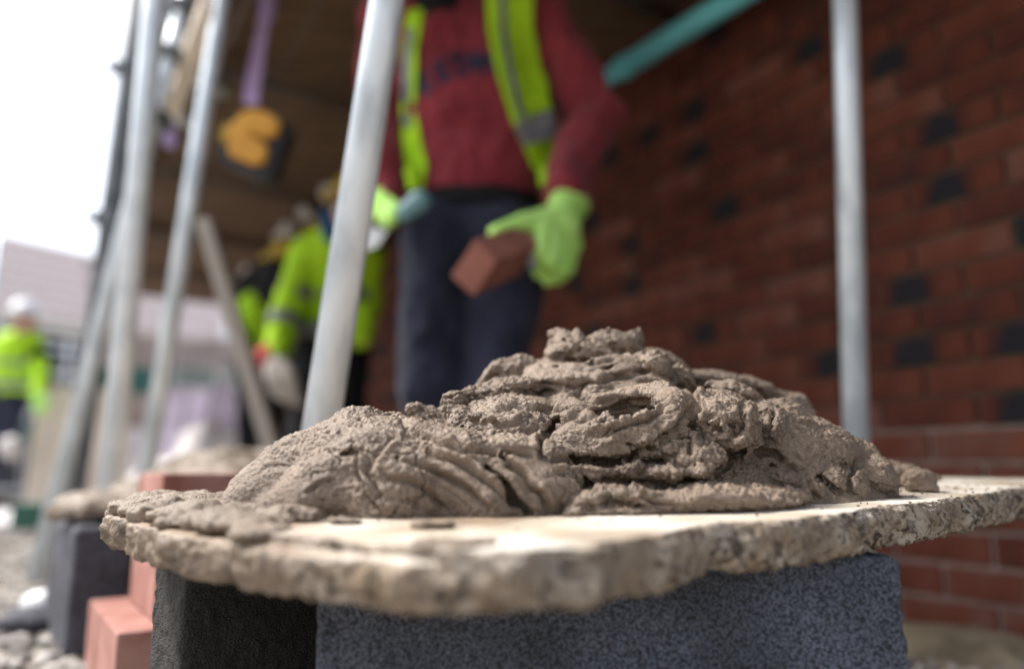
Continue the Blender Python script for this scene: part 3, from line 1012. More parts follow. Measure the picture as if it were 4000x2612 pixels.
tag(o, 'worn pale mortar board with crumbling edges, resting on concrete blocks', 'mortar board')
me = o.data
nv = len(me.vertices)
co = np.empty(nv * 3, dtype=np.float32); me.vertices.foreach_get('co', co); co = co.reshape(-1, 3)
edge_d = poly_sdf(co[:, 0], co[:, 1], outline)
st = np.clip((-edge_d - 0.075 + 0.05 * fbm(co, 12, 4, 4)) / 0.05, 0, 1)
lf = np.clip((-co[:, 0] - 0.10 + 0.06 * fbm(co, 20, 3, 7)) / 0.06, 0, 1) + np.clip(fbm(co, 9, 4, 27) * 2.5 - 0.25, 0, 0.75)       # dirtier towards the left
st = np.maximum(st, lf)
wh = np.clip((co[:, 0] - 0.38) / 0.1, 0, 1)                                          # clean laminate on the right
st = st * (1 - wh * 0.9)
a_ = me.attributes.new('stain', 'FLOAT', 'POINT'); a_.data.foreach_set('value', st.astype(np.float32))
a_ = me.attributes.new('caked', 'FLOAT', 'POINT')
ck = np.clip((-co[:, 0] - 0.10 + 0.10 * fbm(co, 14, 3, 9)) / 0.08, 0, 1) * 0.95 + np.clip(fbm(co, 18, 3, 19) * 1.6 - 0.1, 0, 0.6)
a_.data.foreach_set('value', np.clip(ck, 0, 1).astype(np.float32))
board = o

# crust of old mortar over the left corner of the board (a part of it)
F = Field((-0.42, 0.49, 0.235), (-0.10, 0.92, 0.31), 0.0024)
for k in range(210):
    x = rnd.uniform(-0.365, -0.165); y = 0.722 + (x + 0.362) * -1.0 + rnd.uniform(0.004, 0.13)
    if x > -0.24 and y > 0.64: continue
    r = rnd.uniform(0.006, 0.015)
    F.ell((x, y, zb(x, y) + rnd.uniform(-0.004, 0.004)), (r * rnd.uniform(1, 1.8), r * rnd.uniform(.9, 1.5), r * rnd.uniform(0.3, 0.7)), k=0.005)
for px, py, Y_, r in ((560, 1945, 0.80, 0.013), (640, 1950, 0.78, 0.011), (720, 1965, 0.76, 0.012), (480, 1985, 0.76, 0.012), (820, 1985, 0.72, 0.010)):
    F.ell(P(px, py + 25, Y_), (r * 1.3, r, r), k=0.005)
def crumb_disp(v, n):
    return fbm(v, 60, 4, 12, 0.6) * 0.006 - np.clip(0.5 - worley(v, 110, 5), 0, 1) * 0.004
o = field_obj('mortar_crust', F, M['mortar_dry'], board, disp=crumb_disp)

# ------------------------------------------------------------------ the heap of mortar
def basis_rot(a, tilt=0.0):
    """rotation in the picture plane by a degrees (counter-clockwise), then tilt about X"""
    return Matrix.Rotation(R(tilt), 3, 'X') @ Matrix.Rotation(R(-a), 3, 'Y')

def build_heap():
    F = Field((-0.345, 0.565, 0.25), (0.455, 1.12, 0.485), 0.00135)
    sl = (slice(None),) * 3
    # --- core: a low dome under the silhouette
    sil = [(800, 2010, .66), (960, 1935, .68), (1080, 1850, .70), (1180, 1800, .70), (1330, 1735, .70), (1540, 1680, .73), (1700, 1620, .78), (1880, 1520, .83),
           (2090, 1475, .86), (2170, 1400, .87), (2300, 1370, .87), (2430, 1360, .87), (2560, 1420, .88), (2700, 1495, .90), (2870, 1505, .92),
           (3000, 1570, .90), (3120, 1640, .88), (3280, 1745, .85), (3400, 1815, .82), (3480, 1930, .79)]
    pts = [P(*q) for q in sil]
    xs = np.array([p.x for p in pts]); zs = np.array([p.z for p in pts]); ys = np.array([p.y for p in pts])
    X, Y, Z = F.xyz(sl)
    x = X[:, :, 0]; y = Y[:, :, 0]
    cz = np.interp(x[:, 0], xs, zs)[:, None]; cy = np.interp(x[:, 0], xs, ys)[:, None]
    base = zb(x, y)
    hgt = np.maximum(cz - base, 0)
    fy = np.interp(x[:, 0], [-0.33, -0.2, 0.0, 0.2, 0.33, 0.45], [0.665, 0.635, 0.635, 0.66, 0.72, 0.79])[:, None]
    v = np.where(y < cy, (y - fy) / np.maximum(cy - fy, 0.02), (1.12 - y) / np.maximum(1.12 - cy, 0.05))
    v = np.clip(v, 0, 1)
    prof = 1 - (1 - v) ** 1.7
    H = base + hgt * prof * 0.96 - 0.012
    F.F[:] = ((Z - H[:, :, None]) * 0.6).astype(np.float32)

    def E(px, py, Y_, rx, ry, rd, rot=0, k=0.004, tilt=0, mode='add'):
        s = Y_ / FPX
        F.ell(P(px, py, Y_), (rx * s, rd, ry * s), basis_rot(rot, tilt), k, mode)
    def C(lst, k=0.004, mode='add', squash=None):
        F.chain([(P(a, b, c), r) for a, b, c, r in lst], k, mode, squash)

    # --- left toe: smooth slope
    C([(880, 2000, .665, .008), (1010, 1945, .685, .026), (1180, 1895, .70, .044), (1380, 1850, .71, .060)], 0.012)
    C([(1060, 1990, .66, .014), (1250, 1940, .665, .035), (1420, 1880, .675, .050)], 0.006)
    # --- left fold: fan with its peak at (1540,1640)
    C([(1545, 1665, .725, .012), (1510, 1730, .715, .026), (1500, 1840, .685, .045), (1560, 1950, .665, .050)], 0.008)
    C([(1560, 1720, .71, .018), (1640, 1800, .69, .035), (1780, 1880, .672, .042), (1920, 1960, .66, .040)], 0.006)
    C([(1700, 1800, .70, .022), (1850, 1830, .69, .032), (1990, 1870, .672, .036), (2080, 1930, .66, .034)], 0.005)
    C([(1880, 1800, .70, .018), (2020, 1810, .69, .026), (2120, 1850, .68, .030), (2170, 1930, .665, .028)], 0.003)
    E(1420, 1745, .700, 45, 30, .018, 25, 0.002)            # small clod on the ridge
    E(1380, 1765, .695, 38, 26, .014, 0, 0.002)
    E(1290, 1730, .74, 60, 24, .020, 25, 0.004)
    E(1120, 1790, .72, 36, 20, .012, 10, 0.003)
    E(1860, 1990, .645, 90, 26, .020, -12, 0.002)           # clod at the foot of the fold
    E(1810, 1960, .645, 40, 30, .014, -50, 0.001)
    # trowel-cut facet with a sharp left edge
    E(2110, 1885, .668, 120, 118, .030, -18, 0.004, 14)
    E(1990, 1915, .632, 26, 130, .022, 40, 0.0015, mode='sub')
    # --- middle mass with a rough overhanging lower edge
    E(1960, 1650, .775, 215, 105, .090, 12, 0.004, 12)
    E(1880, 1700, .745, 120, 70, .050, -8, 0.003)
    E(2060, 1720, .745, 130, 62, .050, -12, 0.003)
    E(1800, 1655, .75, 62, 70, .038, 20, 0.002)
    E(1790, 1575, .785, 62, 50, .034, 0, 0.002)             # knob above
    E(1840, 1545, .79, 40, 30, .026, 0, 0.002)
    C([(1618, 1605, .79, .008), (1665, 1640, .79, .014), (1740, 1655, .785, .020)], 0.003)   # spur
    E(1625, 1602, .79, 30, 28, .012, 0, 0.002)
    C([(1880, 1520, .84, .010), (1950, 1475, .85, .018), (2030, 1450, .855, .017), (2075, 1460, .85, .012)], 0.003)
    E(2000, 1530, .83, 150, 50, .060, 12, 0.004)
    E(1900, 1760, .70, 60, 40, .022, 0, 0.002, mode='sub')  # dark pocket under the mass
    E(1960, 1765, .705, 40, 26, .02, 10, 0.002, mode='sub')
    E(1990, 1735, .712, 60, 40, .03, 10, 0.002)
    # --- peak
    E(2300, 1385, .87, 170, 50, .05, -4, 0.006)
    E(2230, 1352, .87, 84, 42, .040, -8, 0.006)
    E(2400, 1352, .87, 116, 50, .048, -14, 0.006)
    E(2470, 1330, .87, 46, 36, .026, 20, 0.002)
    E(2190, 1320, .865, 30, 26, .018, 0, 0.002)
    E(2155, 1390, .85, 34, 26, .02, 0, 0.002)
    E(2600, 1410, .90, 90, 28, .03, -28, 0.003)
    E(2260, 1460, .835, 215, 46, .055, -4, 0.006, 18)       # smooth shelf below the peak
    C([(2080, 1490, .83, .014), (2250, 1475, .815, .018), (2420, 1452, .81, .016), (2560, 1420, .815, .014)], 0.003)
    E(2550, 1440, .815, 75, 56, .034, -30, 0.002)
    E(2660, 1480, .83, 60, 50, .032, -30, 0.002)
    E(2520, 1500, .81, 120, 40, .030, -4, 0.002)
    E(2340, 1520, .80, 60, 40, .028, 0, 0.002)
    E(2250, 1520, .81, 70, 34, .028, 10, 0.002)
    E(2600, 1540, .805, 90, 34, .03, -14, 0.002)
    # --- swirl: a curled tongue with a hollow
    C([(2120, 1745, .72, .014), (2230, 1740, .708, .026), (2370, 1730, .70, .027), (2500, 1700, .70, .024), (2600, 1640, .705, .021), (2640, 1580, .72, .016), (2600, 1545, .735, .012)], 0.003)
    C([(2600, 1545, .735, .012), (2500, 1545, .745, .009), (2410, 1560, .745, .008), (2330, 1595, .74, .010), (2250, 1625, .735, .013), (2190, 1650, .735, .014)], 0.003)
    E(2450, 1625, .715, 150, 34, .034, 14, 0.003, mode='sub')
    C([(2215, 1690, .712, .008), (2260, 1680, .705, .010)], 0.002, 'sub')
    E(2310, 1665, .715, 60, 30, .020, 20, 0.003)
    E(2600, 1760, .695, 70, 36, .022, 22, 0.002)            # ragged crust under the swirl
    E(2660, 1735, .70, 50, 34, .02, 35, 0.002)
    C([(2150, 1790, .690, .012), (2330, 1800, .685, .010), (2480, 1830, .682, .012)], 0.004, 'sub')
    E(2450, 1830, .682, 70, 40, .022, 10, 0.002)
    E(2560, 1850, .680, 70, 34, .022, 0, 0.002)
    E(2180, 1870, .675, 34, 60, .018, 20, 0.002, mode='sub')
    E(2290, 1830, .685, 130, 30, .025, -14, 0.003)
    # --- right fan
    E(2790, 1680, .745, 165, 150, .065, -35, 0.004)
    E(2700, 1790, .70, 120, 70, .035, 10, 0.003)
    E(2820, 1620, .76, 110, 60, .045, -20, 0.003)
    E(2700, 1565, .765, 90, 36, .035, -10, 0.002)
    E(2880, 1545, .82, 110, 44, .04, -24, 0.003)
    E(2640, 1850, .675, 60, 34, .02, 8, 0.002)
    E(2740, 1850, .675, 60, 34, .02, -4, 0.002)
    E(2870, 1770, .70, 42, 60, .02, -30, 0.003, mode='sub')
    # --- back ridge and the far right slab
    E(2800, 1500, .93, 190, 40, .05, -8, 0.004)
    E(2960, 1530, .93, 90, 40, .04, -30, 0.003)
    E(3090, 1600, .94, 70, 66, .03, -35, 0.003)
    E(3060, 1550, .94, 56, 20, .02, -14, 0.002)
    # --- right boulders
    E(2970, 1620, .80, 62, 56, .032, 0, 0.002)
    E(3060, 1612, .81, 72, 54, .036, -12, 0.002)
    E(2990, 1700, .78, 90, 70, .045, -20, 0.003)
    C([(3010, 1760, .79, .048), (3160, 1800, .80, .047), (3310, 1850, .80, .036)], 0.006)
    E(3230, 1760, .81, 130, 70, .045, -30, 0.003)
    E(3390, 1862, .785, 80, 78, .036, -30, 0.002)
    E(3310, 1905, .765, 76, 62, .03, -10, 0.001)
    E(3120, 1905, .745, 76, 68, .034, 10, 0.002)
    E(3230, 1880, .762, 62, 60, .03, -20, 0.001)
    E(3440, 1910, .785, 40, 48, .02, -10, 0.001)
    E(3040, 1860, .735, 60, 44, .028, -30, 0.002)
    # --- low smooth sheet along the front with a rounded lip
    E(2650, 1975, .690, 450, 62, .062, 1.5, 0.003, -6)
    E(2850, 1955, .705, 300, 62, .055, 2, 0.003, -8)
    E(2400, 1995, .645, 190, 26, .022, 1, 0.002)
    E(2700, 1985, .655, 210, 20, .024, 2, 0.002)
    E(2960, 1965, .672, 170, 16, .022, 5, 0.002)
    E(2300, 1950, .650, 90, 46, .024, 18, 0.002)
    E(2450, 1925, .655, 110, 34, .026, -8, 0.002)
    E(2250, 2000, .632, 40, 30, .012, 0, 0.002)
    # torn crumbs and flakes stuck on the surface
    cr = random.Random(31)
    nx, ny, nz = F.F.shape
    def first_hit(px, py):
        o_ = P(px, py, 0.58); d_ = P(px, py, 1.10) - o_
        for q in range(260):
            p = o_ + d_ * (q / 260)
            i = [int(round((p[a] - F.lo[a]) / F.h)) for a in range(3)]
            if all(0 <= i[a] < F.n[a] for a in range(3)) and F.F[i[0], i[1], i[2]] < 0: return p
        return None
    zones = [(2150, 2620, 1290, 1420, 620, 0.9), (1590, 1900, 1530, 1680, 90, 1.0), (2200, 2700, 1420, 1560, 130, 1.0), (2080, 2700, 1540, 1900, 230, 0.8),
             (2640, 3000, 1480, 1860, 200, 1.0), (2900, 3480, 1560, 1940, 260, 1.0), (1750, 2150, 1500, 1780, 120, 0.8), (2700, 3200, 1440, 1680, 150, 1.1),
             (1330, 1700, 1620, 1800, 90, 0.7), (2200, 2620, 1830, 2010, 120, 0.8), (1100, 1500, 1740, 1990, 50, 0.5), (1850, 2120, 1430, 1520, 70, 1.0)]
    for x0, x1, y0, y1, cnt, sc in zones:
        for _ in range(int(cnt * 0.24)):
            px = cr.uniform(x0, x1); py = cr.uniform(y0, y1)
            p = first_hit(px, py)
            if p is None: continue
            r_ = sc * cr.choice((0.0026, 0.0032, 0.004, 0.005, 0.0065))
            rot = Matrix.Rotation(cr.uniform(0, 3.1), 3, Vector((cr.uniform(-1, 1), cr.uniform(-1, 1), cr.uniform(-1, 1))).normalized())
            F.ell(p + Vector((0, r_ * 0.55, -r_ * 0.2)), (r_ * cr.uniform(1.0, 1.9), r_ * cr.uniform(.7, 1.1), r_ * cr.uniform(.45, .9)), rot, 0.0012)
            if cr.random() < 0.2:
                F.ell(p + Vector((cr.uniform(-.008, .008), 0, -r_ * 1.4)), (r_ * 1.6, r_ * 1.1, r_ * 0.55), rot, 0.001, mode='sub')
    # clip under the board surface
    X, Y, Z = F.xyz(sl)
    F.F[:] = np.maximum(F.F, zb(X, Y) - 0.004 - Z)
    return F

HF = build_heap()
# grooves left by the trowel on the left fold, as arcs about a centre
g_c = P(1330, 2420, 0.69)
def heap_warp(v):
    w = np.stack([fbm(v, 26, 3, 61 + k) for k in range(3)], 1) * 0.0056
    w += np.stack([fbm(v, 75, 2, 71 + k) for k in range(3)], 1) * 0.0012
    g = np.clip((v[:, 2] - zb(v[:, 0], v[:, 1])) / 0.012, 0, 1)
    w[:, 2] *= 0.3 + 0.7 * g
    calm = np.clip((-v[:, 0] - 0.16) / 0.05, 0, 1)
    fold = np.clip((v[:, 0] + 0.13) / 0.01, 0, 1) * np.clip((0.02 - v[:, 0]) / 0.01, 0, 1) * (v[:, 1] < 0.735) * (v[:, 2] < 0.40)
    return v + w * ((1 - 0.7 * calm) * (1 - 0.55 * fold))[:, None]
def to_px(v):
    d = v - np.array([0, 0, CZ], dtype=np.float32)
    f = d[:, 1] * FW.y + d[:, 2] * FW.z
    return 2000 + FPX * d[:, 0] / f, 1306 - FPX * (d[:, 1] * UPV.y + d[:, 2] * UPV.z) / f
def crease(px, py, pl, w, depth, lift):
    """a fold line: a cut with one lip pushed up beside it (lip on the left-hand side of the line)"""
    best = np.full(px.shape, 1e9); side = np.zeros(px.shape)
    end = np.ones(px.shape)
    n_ = len(pl) - 1
    for i in range(n_):
        (ax, ay), (bx_, by_) = pl[i], pl[i + 1]
        ex, ey = bx_ - ax, by_ - ay
        L2 = ex * ex + ey * ey
        t = np.clip(((px - ax) * ex + (py - ay) * ey) / L2, 0, 1)
        d = np.hypot(px - ax - ex * t, py - ay - ey * t)
        m = d < best
        best = np.where(m, d, best)
        side = np.where(m, np.sign((px - ax) * ey - (py - ay) * ex), side)
        g = (i + t) / n_
        end = np.where(m, np.clip(np.minimum(g, 1 - g) * 7, 0, 1), end)
    cut = -depth * np.exp(-(best / w) ** 2)
    lip = lift * np.exp(-((best - w * 1.9) / (w * 1.7)) ** 2) * (side > 0) * (best < w * 8)
    return (cut + lip) * end
CREASES = [
    ([(1392, 1750), (1396, 1840), (1426, 1930), (1492, 2015)], 9, .007, .004),
    ([(1560, 1790), (1690, 1835), (1800, 1895), (1880, 1960), (1925, 2012)], 12, .006, .004),
    ([(1600, 1740), (1760, 1790), (1880, 1860), (1980, 1940), (2035, 2012)], 11, .006, .005),
    ([(1480, 1850), (1580, 1870), (1690, 1930), (1760, 2005)], 12, .005, .003),
    ([(1700, 1720), (1860, 1790), (1980, 1880), (2085, 2010)], 10, .005, .004),
    ([(1560, 1690), (1480, 1760), (1440, 1850), (1480, 1900)], 12, .003, .003),
    ([(1955, 1778), (2040, 1850), (2110, 1930), (2150, 2012)], 13, .009, .003),
    ([(1770, 1690), (1830, 1755), (1900, 1770), (1990, 1762), (2100, 1778)], 12, .010, .004),
    ([(2112, 1790), (2108, 1730), (2140, 1680), (2200, 1640), (2290, 1605)], 11, .009, .004),
    ([(2105, 1778), (2300, 1800), (2430, 1800), (2540, 1740), (2640, 1665), (2700, 1580)], 13, .011, .004),
    ([(2240, 1650), (2350, 1610), (2470, 1570), (2590, 1575)], 12, .008, .004),
    ([(2280, 1700), (2400, 1680), (2520, 1640), (2600, 1590)], 11, .007, .003),
    ([(2160, 1835), (2240, 1850), (2300, 1890), (2350, 1905)], 11, .008, .003),
    ([(2435, 1892), (2500, 1935), (2560, 1962), (2640, 1972)], 8, .006, .003),
    ([(2620, 1800), (2690, 1840), (2790, 1850), (2860, 1800)], 11, .007, .003),
    ([(2850, 1770), (2930, 1745), (3020, 1765), (3060, 1810)], 12, .009, .003),
    ([(3050, 1800), (3140, 1850), (3220, 1880), (3290, 1945)], 10, .008, .003),
    ([(3370, 1775), (3330, 1850), (3310, 1930)], 11, .007, .003),
    ([(3150, 1850), (3165, 1900), (3200, 1960)], 9, .006, .002),
    ([(2080, 1490), (2230, 1505), (2400, 1478), (2560, 1440)], 10, .007, .004),
    ([(1890, 1605), (2020, 1585), (2150, 1610), (2230, 1600)], 9, .005, .003),
    ([(1820, 1640), (1960, 1660), (2080, 1640)], 9, .004, .002),
    ([(2290, 1480), (2260, 1540), (2330, 1580), (2440, 1560)], 10, .007, .003),
    ([(2700, 1500), (2730, 1600), (2690, 1700), (2700, 1790)], 10, .006, .003),
    ([(2900, 1560), (2910, 1640), (2870, 1720)], 11, .008, .003),
    ([(3010, 1590), (3020, 1660), (2990, 1700)], 10, .007, .002),
    ([(1560, 1640), (1640, 1700), (1720, 1745), (1800, 1750)], 11, .007, .004),
    ([(2190, 1400), (2300, 1415), (2420, 1405)], 9, .006, .002),
    ([(1180, 1925), (1240, 1890), (1310, 1870)], 6, .003, .002),
]
def turb(p, f, octs, seed):
    s_ = 0; a = 1.0; t = 0
    for k in range(octs):
        s_ = s_ + a * np.abs(vnoise(p * f, seed + k * 1.9)); t += a; a *= 0.55; f *= 2.05
    return s_ / t
def heap_disp(v, n):
    q = v + 0.006 * np.stack([vnoise(v * 45, 1), vnoise(v * 45, 2), vnoise(v * 45, 3)], 1)
    tear = fbm(v, 11, 3, 21)                              # where the surface is torn and crumbly
    rough = np.clip((tear + 0.20) / 0.25, 0, 1)
    def patch(px, py, Y, rx, rz):
        c = P(px, py, Y)
        return np.exp(-(((v[:, 0] - c.x) / rx) ** 2 + ((v[:, 2] - c.z) / rz) ** 2))
    smooth = np.clip(patch(1000, 1950, .69, .07, .035) * 1.1 + patch(2260, 1435, .83, .045, .008) + patch(2850, 1940, .69, .06, .008) * 0.7
                     + patch(2110, 1860, .67, .022, .024) * 1.2 + patch(1930, 1880, .67, .06, .035) * 0.5 + patch(1280, 1880, .68, .07, .04) * 0.35, 0, 1)
    rough = np.maximum(rough, 0.8 * patch(3180, 1780, .80, .10, .06)) * (1 - smooth)
    fine = 1 - 0.7 * smooth
    st = q * np.array([0.75, 1, 1.7], dtype=np.float32)      # torn along the slope
    med = (0.32 - turb(st, 60, 4, 4)) * 0.0062
    wl = worley(q, 120, 2)
    lump = (0.55 - wl) * 0.0026
    wl2 = worley(st, 270, 6)
    grain = (0.5 - wl2) * 0.0040 + vnoise(v * 460, 3) * 0.0014
    pits = -0.0035 * np.clip((turb(q, 150, 2, 14) - 0.52) / 0.2, 0, 1)
    cn = fbm(q * np.array([1, 1, 1.4], dtype=np.float32), 20, 3, 51)
    crack = -0.0050 * np.exp(-(cn / 0.016) ** 2) * np.clip(tear * 2 + 0.15, 0, 1) * (1 - 0.6 * smooth)
    dx = v[:, 0] - g_c.x; dz = (v[:, 2] - g_c.z)
    rr = np.sqrt(dx ** 2 + (dz * 1.15) ** 2) + 0.004 * vnoise(v * 22, 8)
    gm = np.clip((v[:, 0] - (-0.115)) / 0.012, 0, 1) * np.clip((0.012 - v[:, 0]) / 0.012, 0, 1) * (v[:, 1] < 0.735) * np.clip((0.40 - v[:, 2]) / 0.01, 0, 1)
    saw = (rr * 55 + 0.35 * vnoise(v * 30, 18)) % 1.0
    amp = 0.6 + 0.6 * vnoise(np.stack([np.floor(rr * 55), rr * 0, rr * 0], 1), 3)
    groove = (np.where(saw < 0.8, saw / 0.8, (1 - saw) / 0.2) - 0.5) * 0.0022 * gm * amp
    fine_stri = vnoise(np.stack([rr * 420, dx * 8, dz * 8], 1), 5) * 0.0012 * gm
    k_ = (0.24 + 0.56 * rough) * (0.15 + 0.85 * fine) * (1 - 0.6 * gm)
    px, py = to_px(v)
    px = px + 9 * vnoise(v * 70, 33); py = py + 9 * vnoise(v * 70, 34)
    front = np.clip((0.35 - n[:, 1]) / 0.3, 0, 1) * np.clip((0.93 - v[:, 1]) / 0.05, 0, 1)
    cre = 0
    for pl, w_, dp, lf in CREASES:
        cre = cre + crease(px, py, pl, w_, dp, lf)
    cre = np.clip(cre, -0.013, 0.006) * front
    return cre + crack + groove + fine_stri + (med + lump * 0.7 + pits) * k_ + grain * (0.38 + 0.42 * rough) * (0.35 + 0.65 * fine)
heap = field_obj('mortar_heap', HF, M['mortar'], None, disp=heap_disp, warp=heap_warp)
del HF
tag(heap, 'big heap of fresh wet brown mortar piled on the pale mortar board', 'mortar heap')

# clods lying on the board
def clod(px, py, Y, rx, ry, rd, label, seed, sub=(), m='mortar', h=0.0016, low=0.0):
    c = P(px, py, Y)
    s = Y / FPX
    F = Field((c.x - rx * s * 2 - .01, c.y - rd * 2 - .01, c.z - ry * s * 2 - .01), (c.x + rx * s * 2 + .01, c.y + rd * 2 + .01, c.z + ry * s * 2 + .01), h)
    rr = random.Random(seed)
    F.ell(c, (rx * s * .75, rd * .75, ry * s * .8), k=0.003)
    for _ in range(9):
        p = c + Vector((rr.uniform(-.6, .6) * rx * s, rr.uniform(-.5, .5) * rd, rr.uniform(-.5, .5) * ry * s))
        q = rr.uniform(.3, .5)
        F.ell(p, (rx * s * q, rd * q, ry * s * q * 1.1), k=0.002)
    for (a, b, c2, r) in sub:
        F.cone(c, P(a, b, c2), r * 1.3, r, 0.003)
    X, Y_, Z = F.xyz((slice(None),) * 3)
    F.F[:] = np.maximum(F.F, zb(X, Y_) - 0.001 - Z)
    o = field_obj('mortar_clod', F, M[m], None, disp=lambda v, n: fbm(v, 80, 4, seed, 0.6) * 0.004 + (0.5 - worley(v, 190, seed)) * 0.003)
    tag(o, label, 'mortar clod', 'clods of mortar lying on the board')
    return o
clod(3590, 1878, .84, 88, 52, .020, 'knobbly mortar clod alone on the board, right of the heap', 3)
clod(3490, 1850, .92, 84, 66, .024, 'rounded mortar clod tucked behind the right toe of the heap', 4)
clod(3640, 1866, .98, 60, 18, .012, 'thin flat mortar scrap behind the clod right of the heap', 9)
clod(1205, 2010, .60, 60, 26, .012, 'pointed mortar clod on the front left of the board', 5, sub=((1130, 1990, .595, .0035), (1150, 1985, .60, .003)))
clod(920, 2010, .655, 26, 18, .008, 'tiny round mortar clod at the left tip of the heap', 6)
clod(1700, 2045, .555, 85, 9, .014, 'thin smear of mortar on the board in front of the heap', 7, m='mortar_dry')
clod(1790, 2125, .475, 190, 16, .026, 'blurred smear of mortar at the near edge of the board', 8, m='mortar_dry')
clod(1350, 2030, .585, 70, 8, .012, 'flat streak of mortar between the pointed clod and the thin smear', 12, m='mortar_dry')
sp = []
for _ in range(260):
    x = rnd.uniform(-0.30, 0.52); y = 0.56 + abs(x) * 0.45 + rnd.uniform(-0.03, 0.16)
    sp.append((x, y, zb(x, y) + 0.0005, rnd.uniform(0.0006, 0.0019)))
for _ in range(120):
    x = rnd.uniform(0.33, 0.62); y = rnd.uniform(0.80, 1.06)
    sp.append((x, y, zb(x, y) + 0.0005, rnd.uniform(0.0006, 0.002)))
o = stones_mesh('mortar_crumbs', sp, M['mortar'])
tag(o, 'scattered tiny mortar crumbs on the board around the heap', 'crumbs', kind='stuff')

# ------------------------------------------------------------------ brick stack and second board, left behind
def brick_at(corner, ax, L, D, H, label, tn_mat=None):
    ax = Vector((ax[0], ax[1], 0)).normalized(); ay = Vector((-ax.y, ax.x, 0))
    rot = Matrix((ax, ay, Vector((0, 0, 1)))).transposed()
    c = Vector(corner) + ax * L / 2 + ay * D / 2 + Vector((0, 0, H / 2))
    o = box('loose_brick', c, (L - .001, D - .001, H - .001), tn_mat or M['pink_brick'], None, rot, 0.004)
    tag(o, label, 'brick', 'pale red bricks stacked on edge by the board')
    return o
fx = (0.83, 0.56)
bx = Vector((-0.56, 0.83, 0))
lay0 = Vector((-0.516, 1.055, 0)); lay1 = Vector((-0.504, 1.128, 0.1025)); lay2 = Vector((-0.506, 1.132, 0.205))
brick_at(lay0, fx, 0.215, 0.215, 0.1025, 'bottom pale red brick jutting forward at the foot of the stack')
brick_at(lay0 + bx * 0.217, fx, 0.215, 0.105, 0.1025, 'bottom brick behind the jutting one in the stack')
brick_at(lay1, fx, 0.215, 0.215, 0.1025, 'middle pale red brick of the stack beside the dark block')
brick_at(lay2, fx, 0.215, 0.215, 0.1025, 'top red brick of the stack, below the heap of mortar')

rough_block('concrete_block', (-0.768, 1.39, -0.005), (0.80, 0.59), 0.10, 0.34, 0.218, M['block_far'],
            'grey concrete block carrying the second mortar board at the left', h=0.007)
rough_block('concrete_block', (-0.35, 1.62, -0.005), (0.80, 0.59), 0.10, 0.44, 0.22, M['block_far'],
            'grey concrete block hidden under the far side of the second board', h=0.008)
# second board
F = Field((-1.35, 1.20, 0.19), (0.10, 2.45, 0.26), 0.006)
rot2 = Matrix.Rotation(math.atan2(0.59, 0.80), 3, 'Z')
F.box((-0.55, 1.75, 0.2285), (0.30, 0.36, 0.011), rot2, 0.004)
o = field_obj('mortar_board', F, mat('tan_board', (0.42, 0.33, 0.22), 0.85, (0.30, 0.22, 0.15), 12), None, disp=lambda v, n: fbm(v, 30, 3, 3) * 0.004)
tag(o, 'second mortar board at the left with a blurred mortar heap on it', 'mortar board')
F = Field((-1.2, 1.25, 0.225), (0.1, 2.2, 0.40), 0.005)
F.ell((-0.62, 1.72, 0.24), (0.20, 0.22, 0.115), k=0.02)
F.ell((-0.56, 1.60, 0.25), (0.13, 0.13, 0.075), k=0.02)
F.ell((-0.72, 1.62, 0.235), (0.12, 0.12, 0.06), k=0.02)
F.ell((-0.50, 1.75, 0.26), (0.16, 0.14, 0.09), k=0.02)
F.ell((-0.78, 1.50, 0.235), (0.07, 0.07, 0.035), k=0.01)
F.ell((-0.84, 1.56, 0.235), (0.05, 0.08, 0.04), k=0.01)
o = field_obj('mortar_heap', F, M['mortar_dry'], None, disp=lambda v, n: fbm(v, 20, 4, 7) * 0.02)
tag(o, 'low blurred heap of mortar on the second board behind the brick stack', 'mortar heap')

# loose rubble pieces on the ground at the left
for (px, py, Y, rx, rz, m, lab) in ((175, 2215, 1.75, 0.045, 0.03, 'white', 'pale rounded stone on the gravel left of the grey block'),
                                     (120, 2310, 1.6, 0.06, 0.022, 'block_far', 'flat blue-grey stone on the gravel in front of the pale stone'),
                                     (40, 1750, 3.9, 0.055, 0.06, 'sack', 'pale lump of rubble at the far left edge')):
    c = P(px, py, Y)
    F = Field((c.x - rx * 1.6, c.y - rx * 1.6, c.z - rz * 2), (c.x + rx * 1.6, c.y + rx * 1.6, c.z + rz * 2), rx / 9)
    F.ell(c, (rx, rx * .8, rz), k=0)
    F.ell(c + Vector((rx * .4, 0, -rz * .2)), (rx * .6, rx * .7, rz * .8), k=rx / 4)
    o = field_obj('stone', F, M[m], None, disp=lambda v, n: fbm(v, 14, 3, 5) * rx * 0.16)
    tag(o, lab, 'stone')
    o.location.z += -(c.z - rz * 0.9) if Y < 3 else 0.0
bmx = bmesh.new()
c = P(160, 1870, 4.4)
c.z = 0.06
bm_box(bmx, c, (0.20, 0.20, 0.12), Matrix.Rotation(0.2, 3, 'Z'), 0.015)
o = bm_obj('green_crate', bmx, M['green_box'])
bmx = bmesh.new()
bm_box(bmx, c + Vector((0, 0, 0.065)), (0.22, 0.22, 0.025), Matrix.Rotation(0.2, 3, 'Z'), 0.008)
bm_obj('rim', bmx, M['green_box'], o)
tag(o, 'dark green plastic crate on the ground at the left', 'crate')

# ------------------------------------------------------------------ people
def V3(p): return Vector(p)

def limb_field(pts, h, pad=0.12):
    lo = np.min([np.array(p) for p in pts], 0) - pad
    hi = np.max([np.array(p) for p in pts], 0) + pad
    return Field(lo, hi, h)

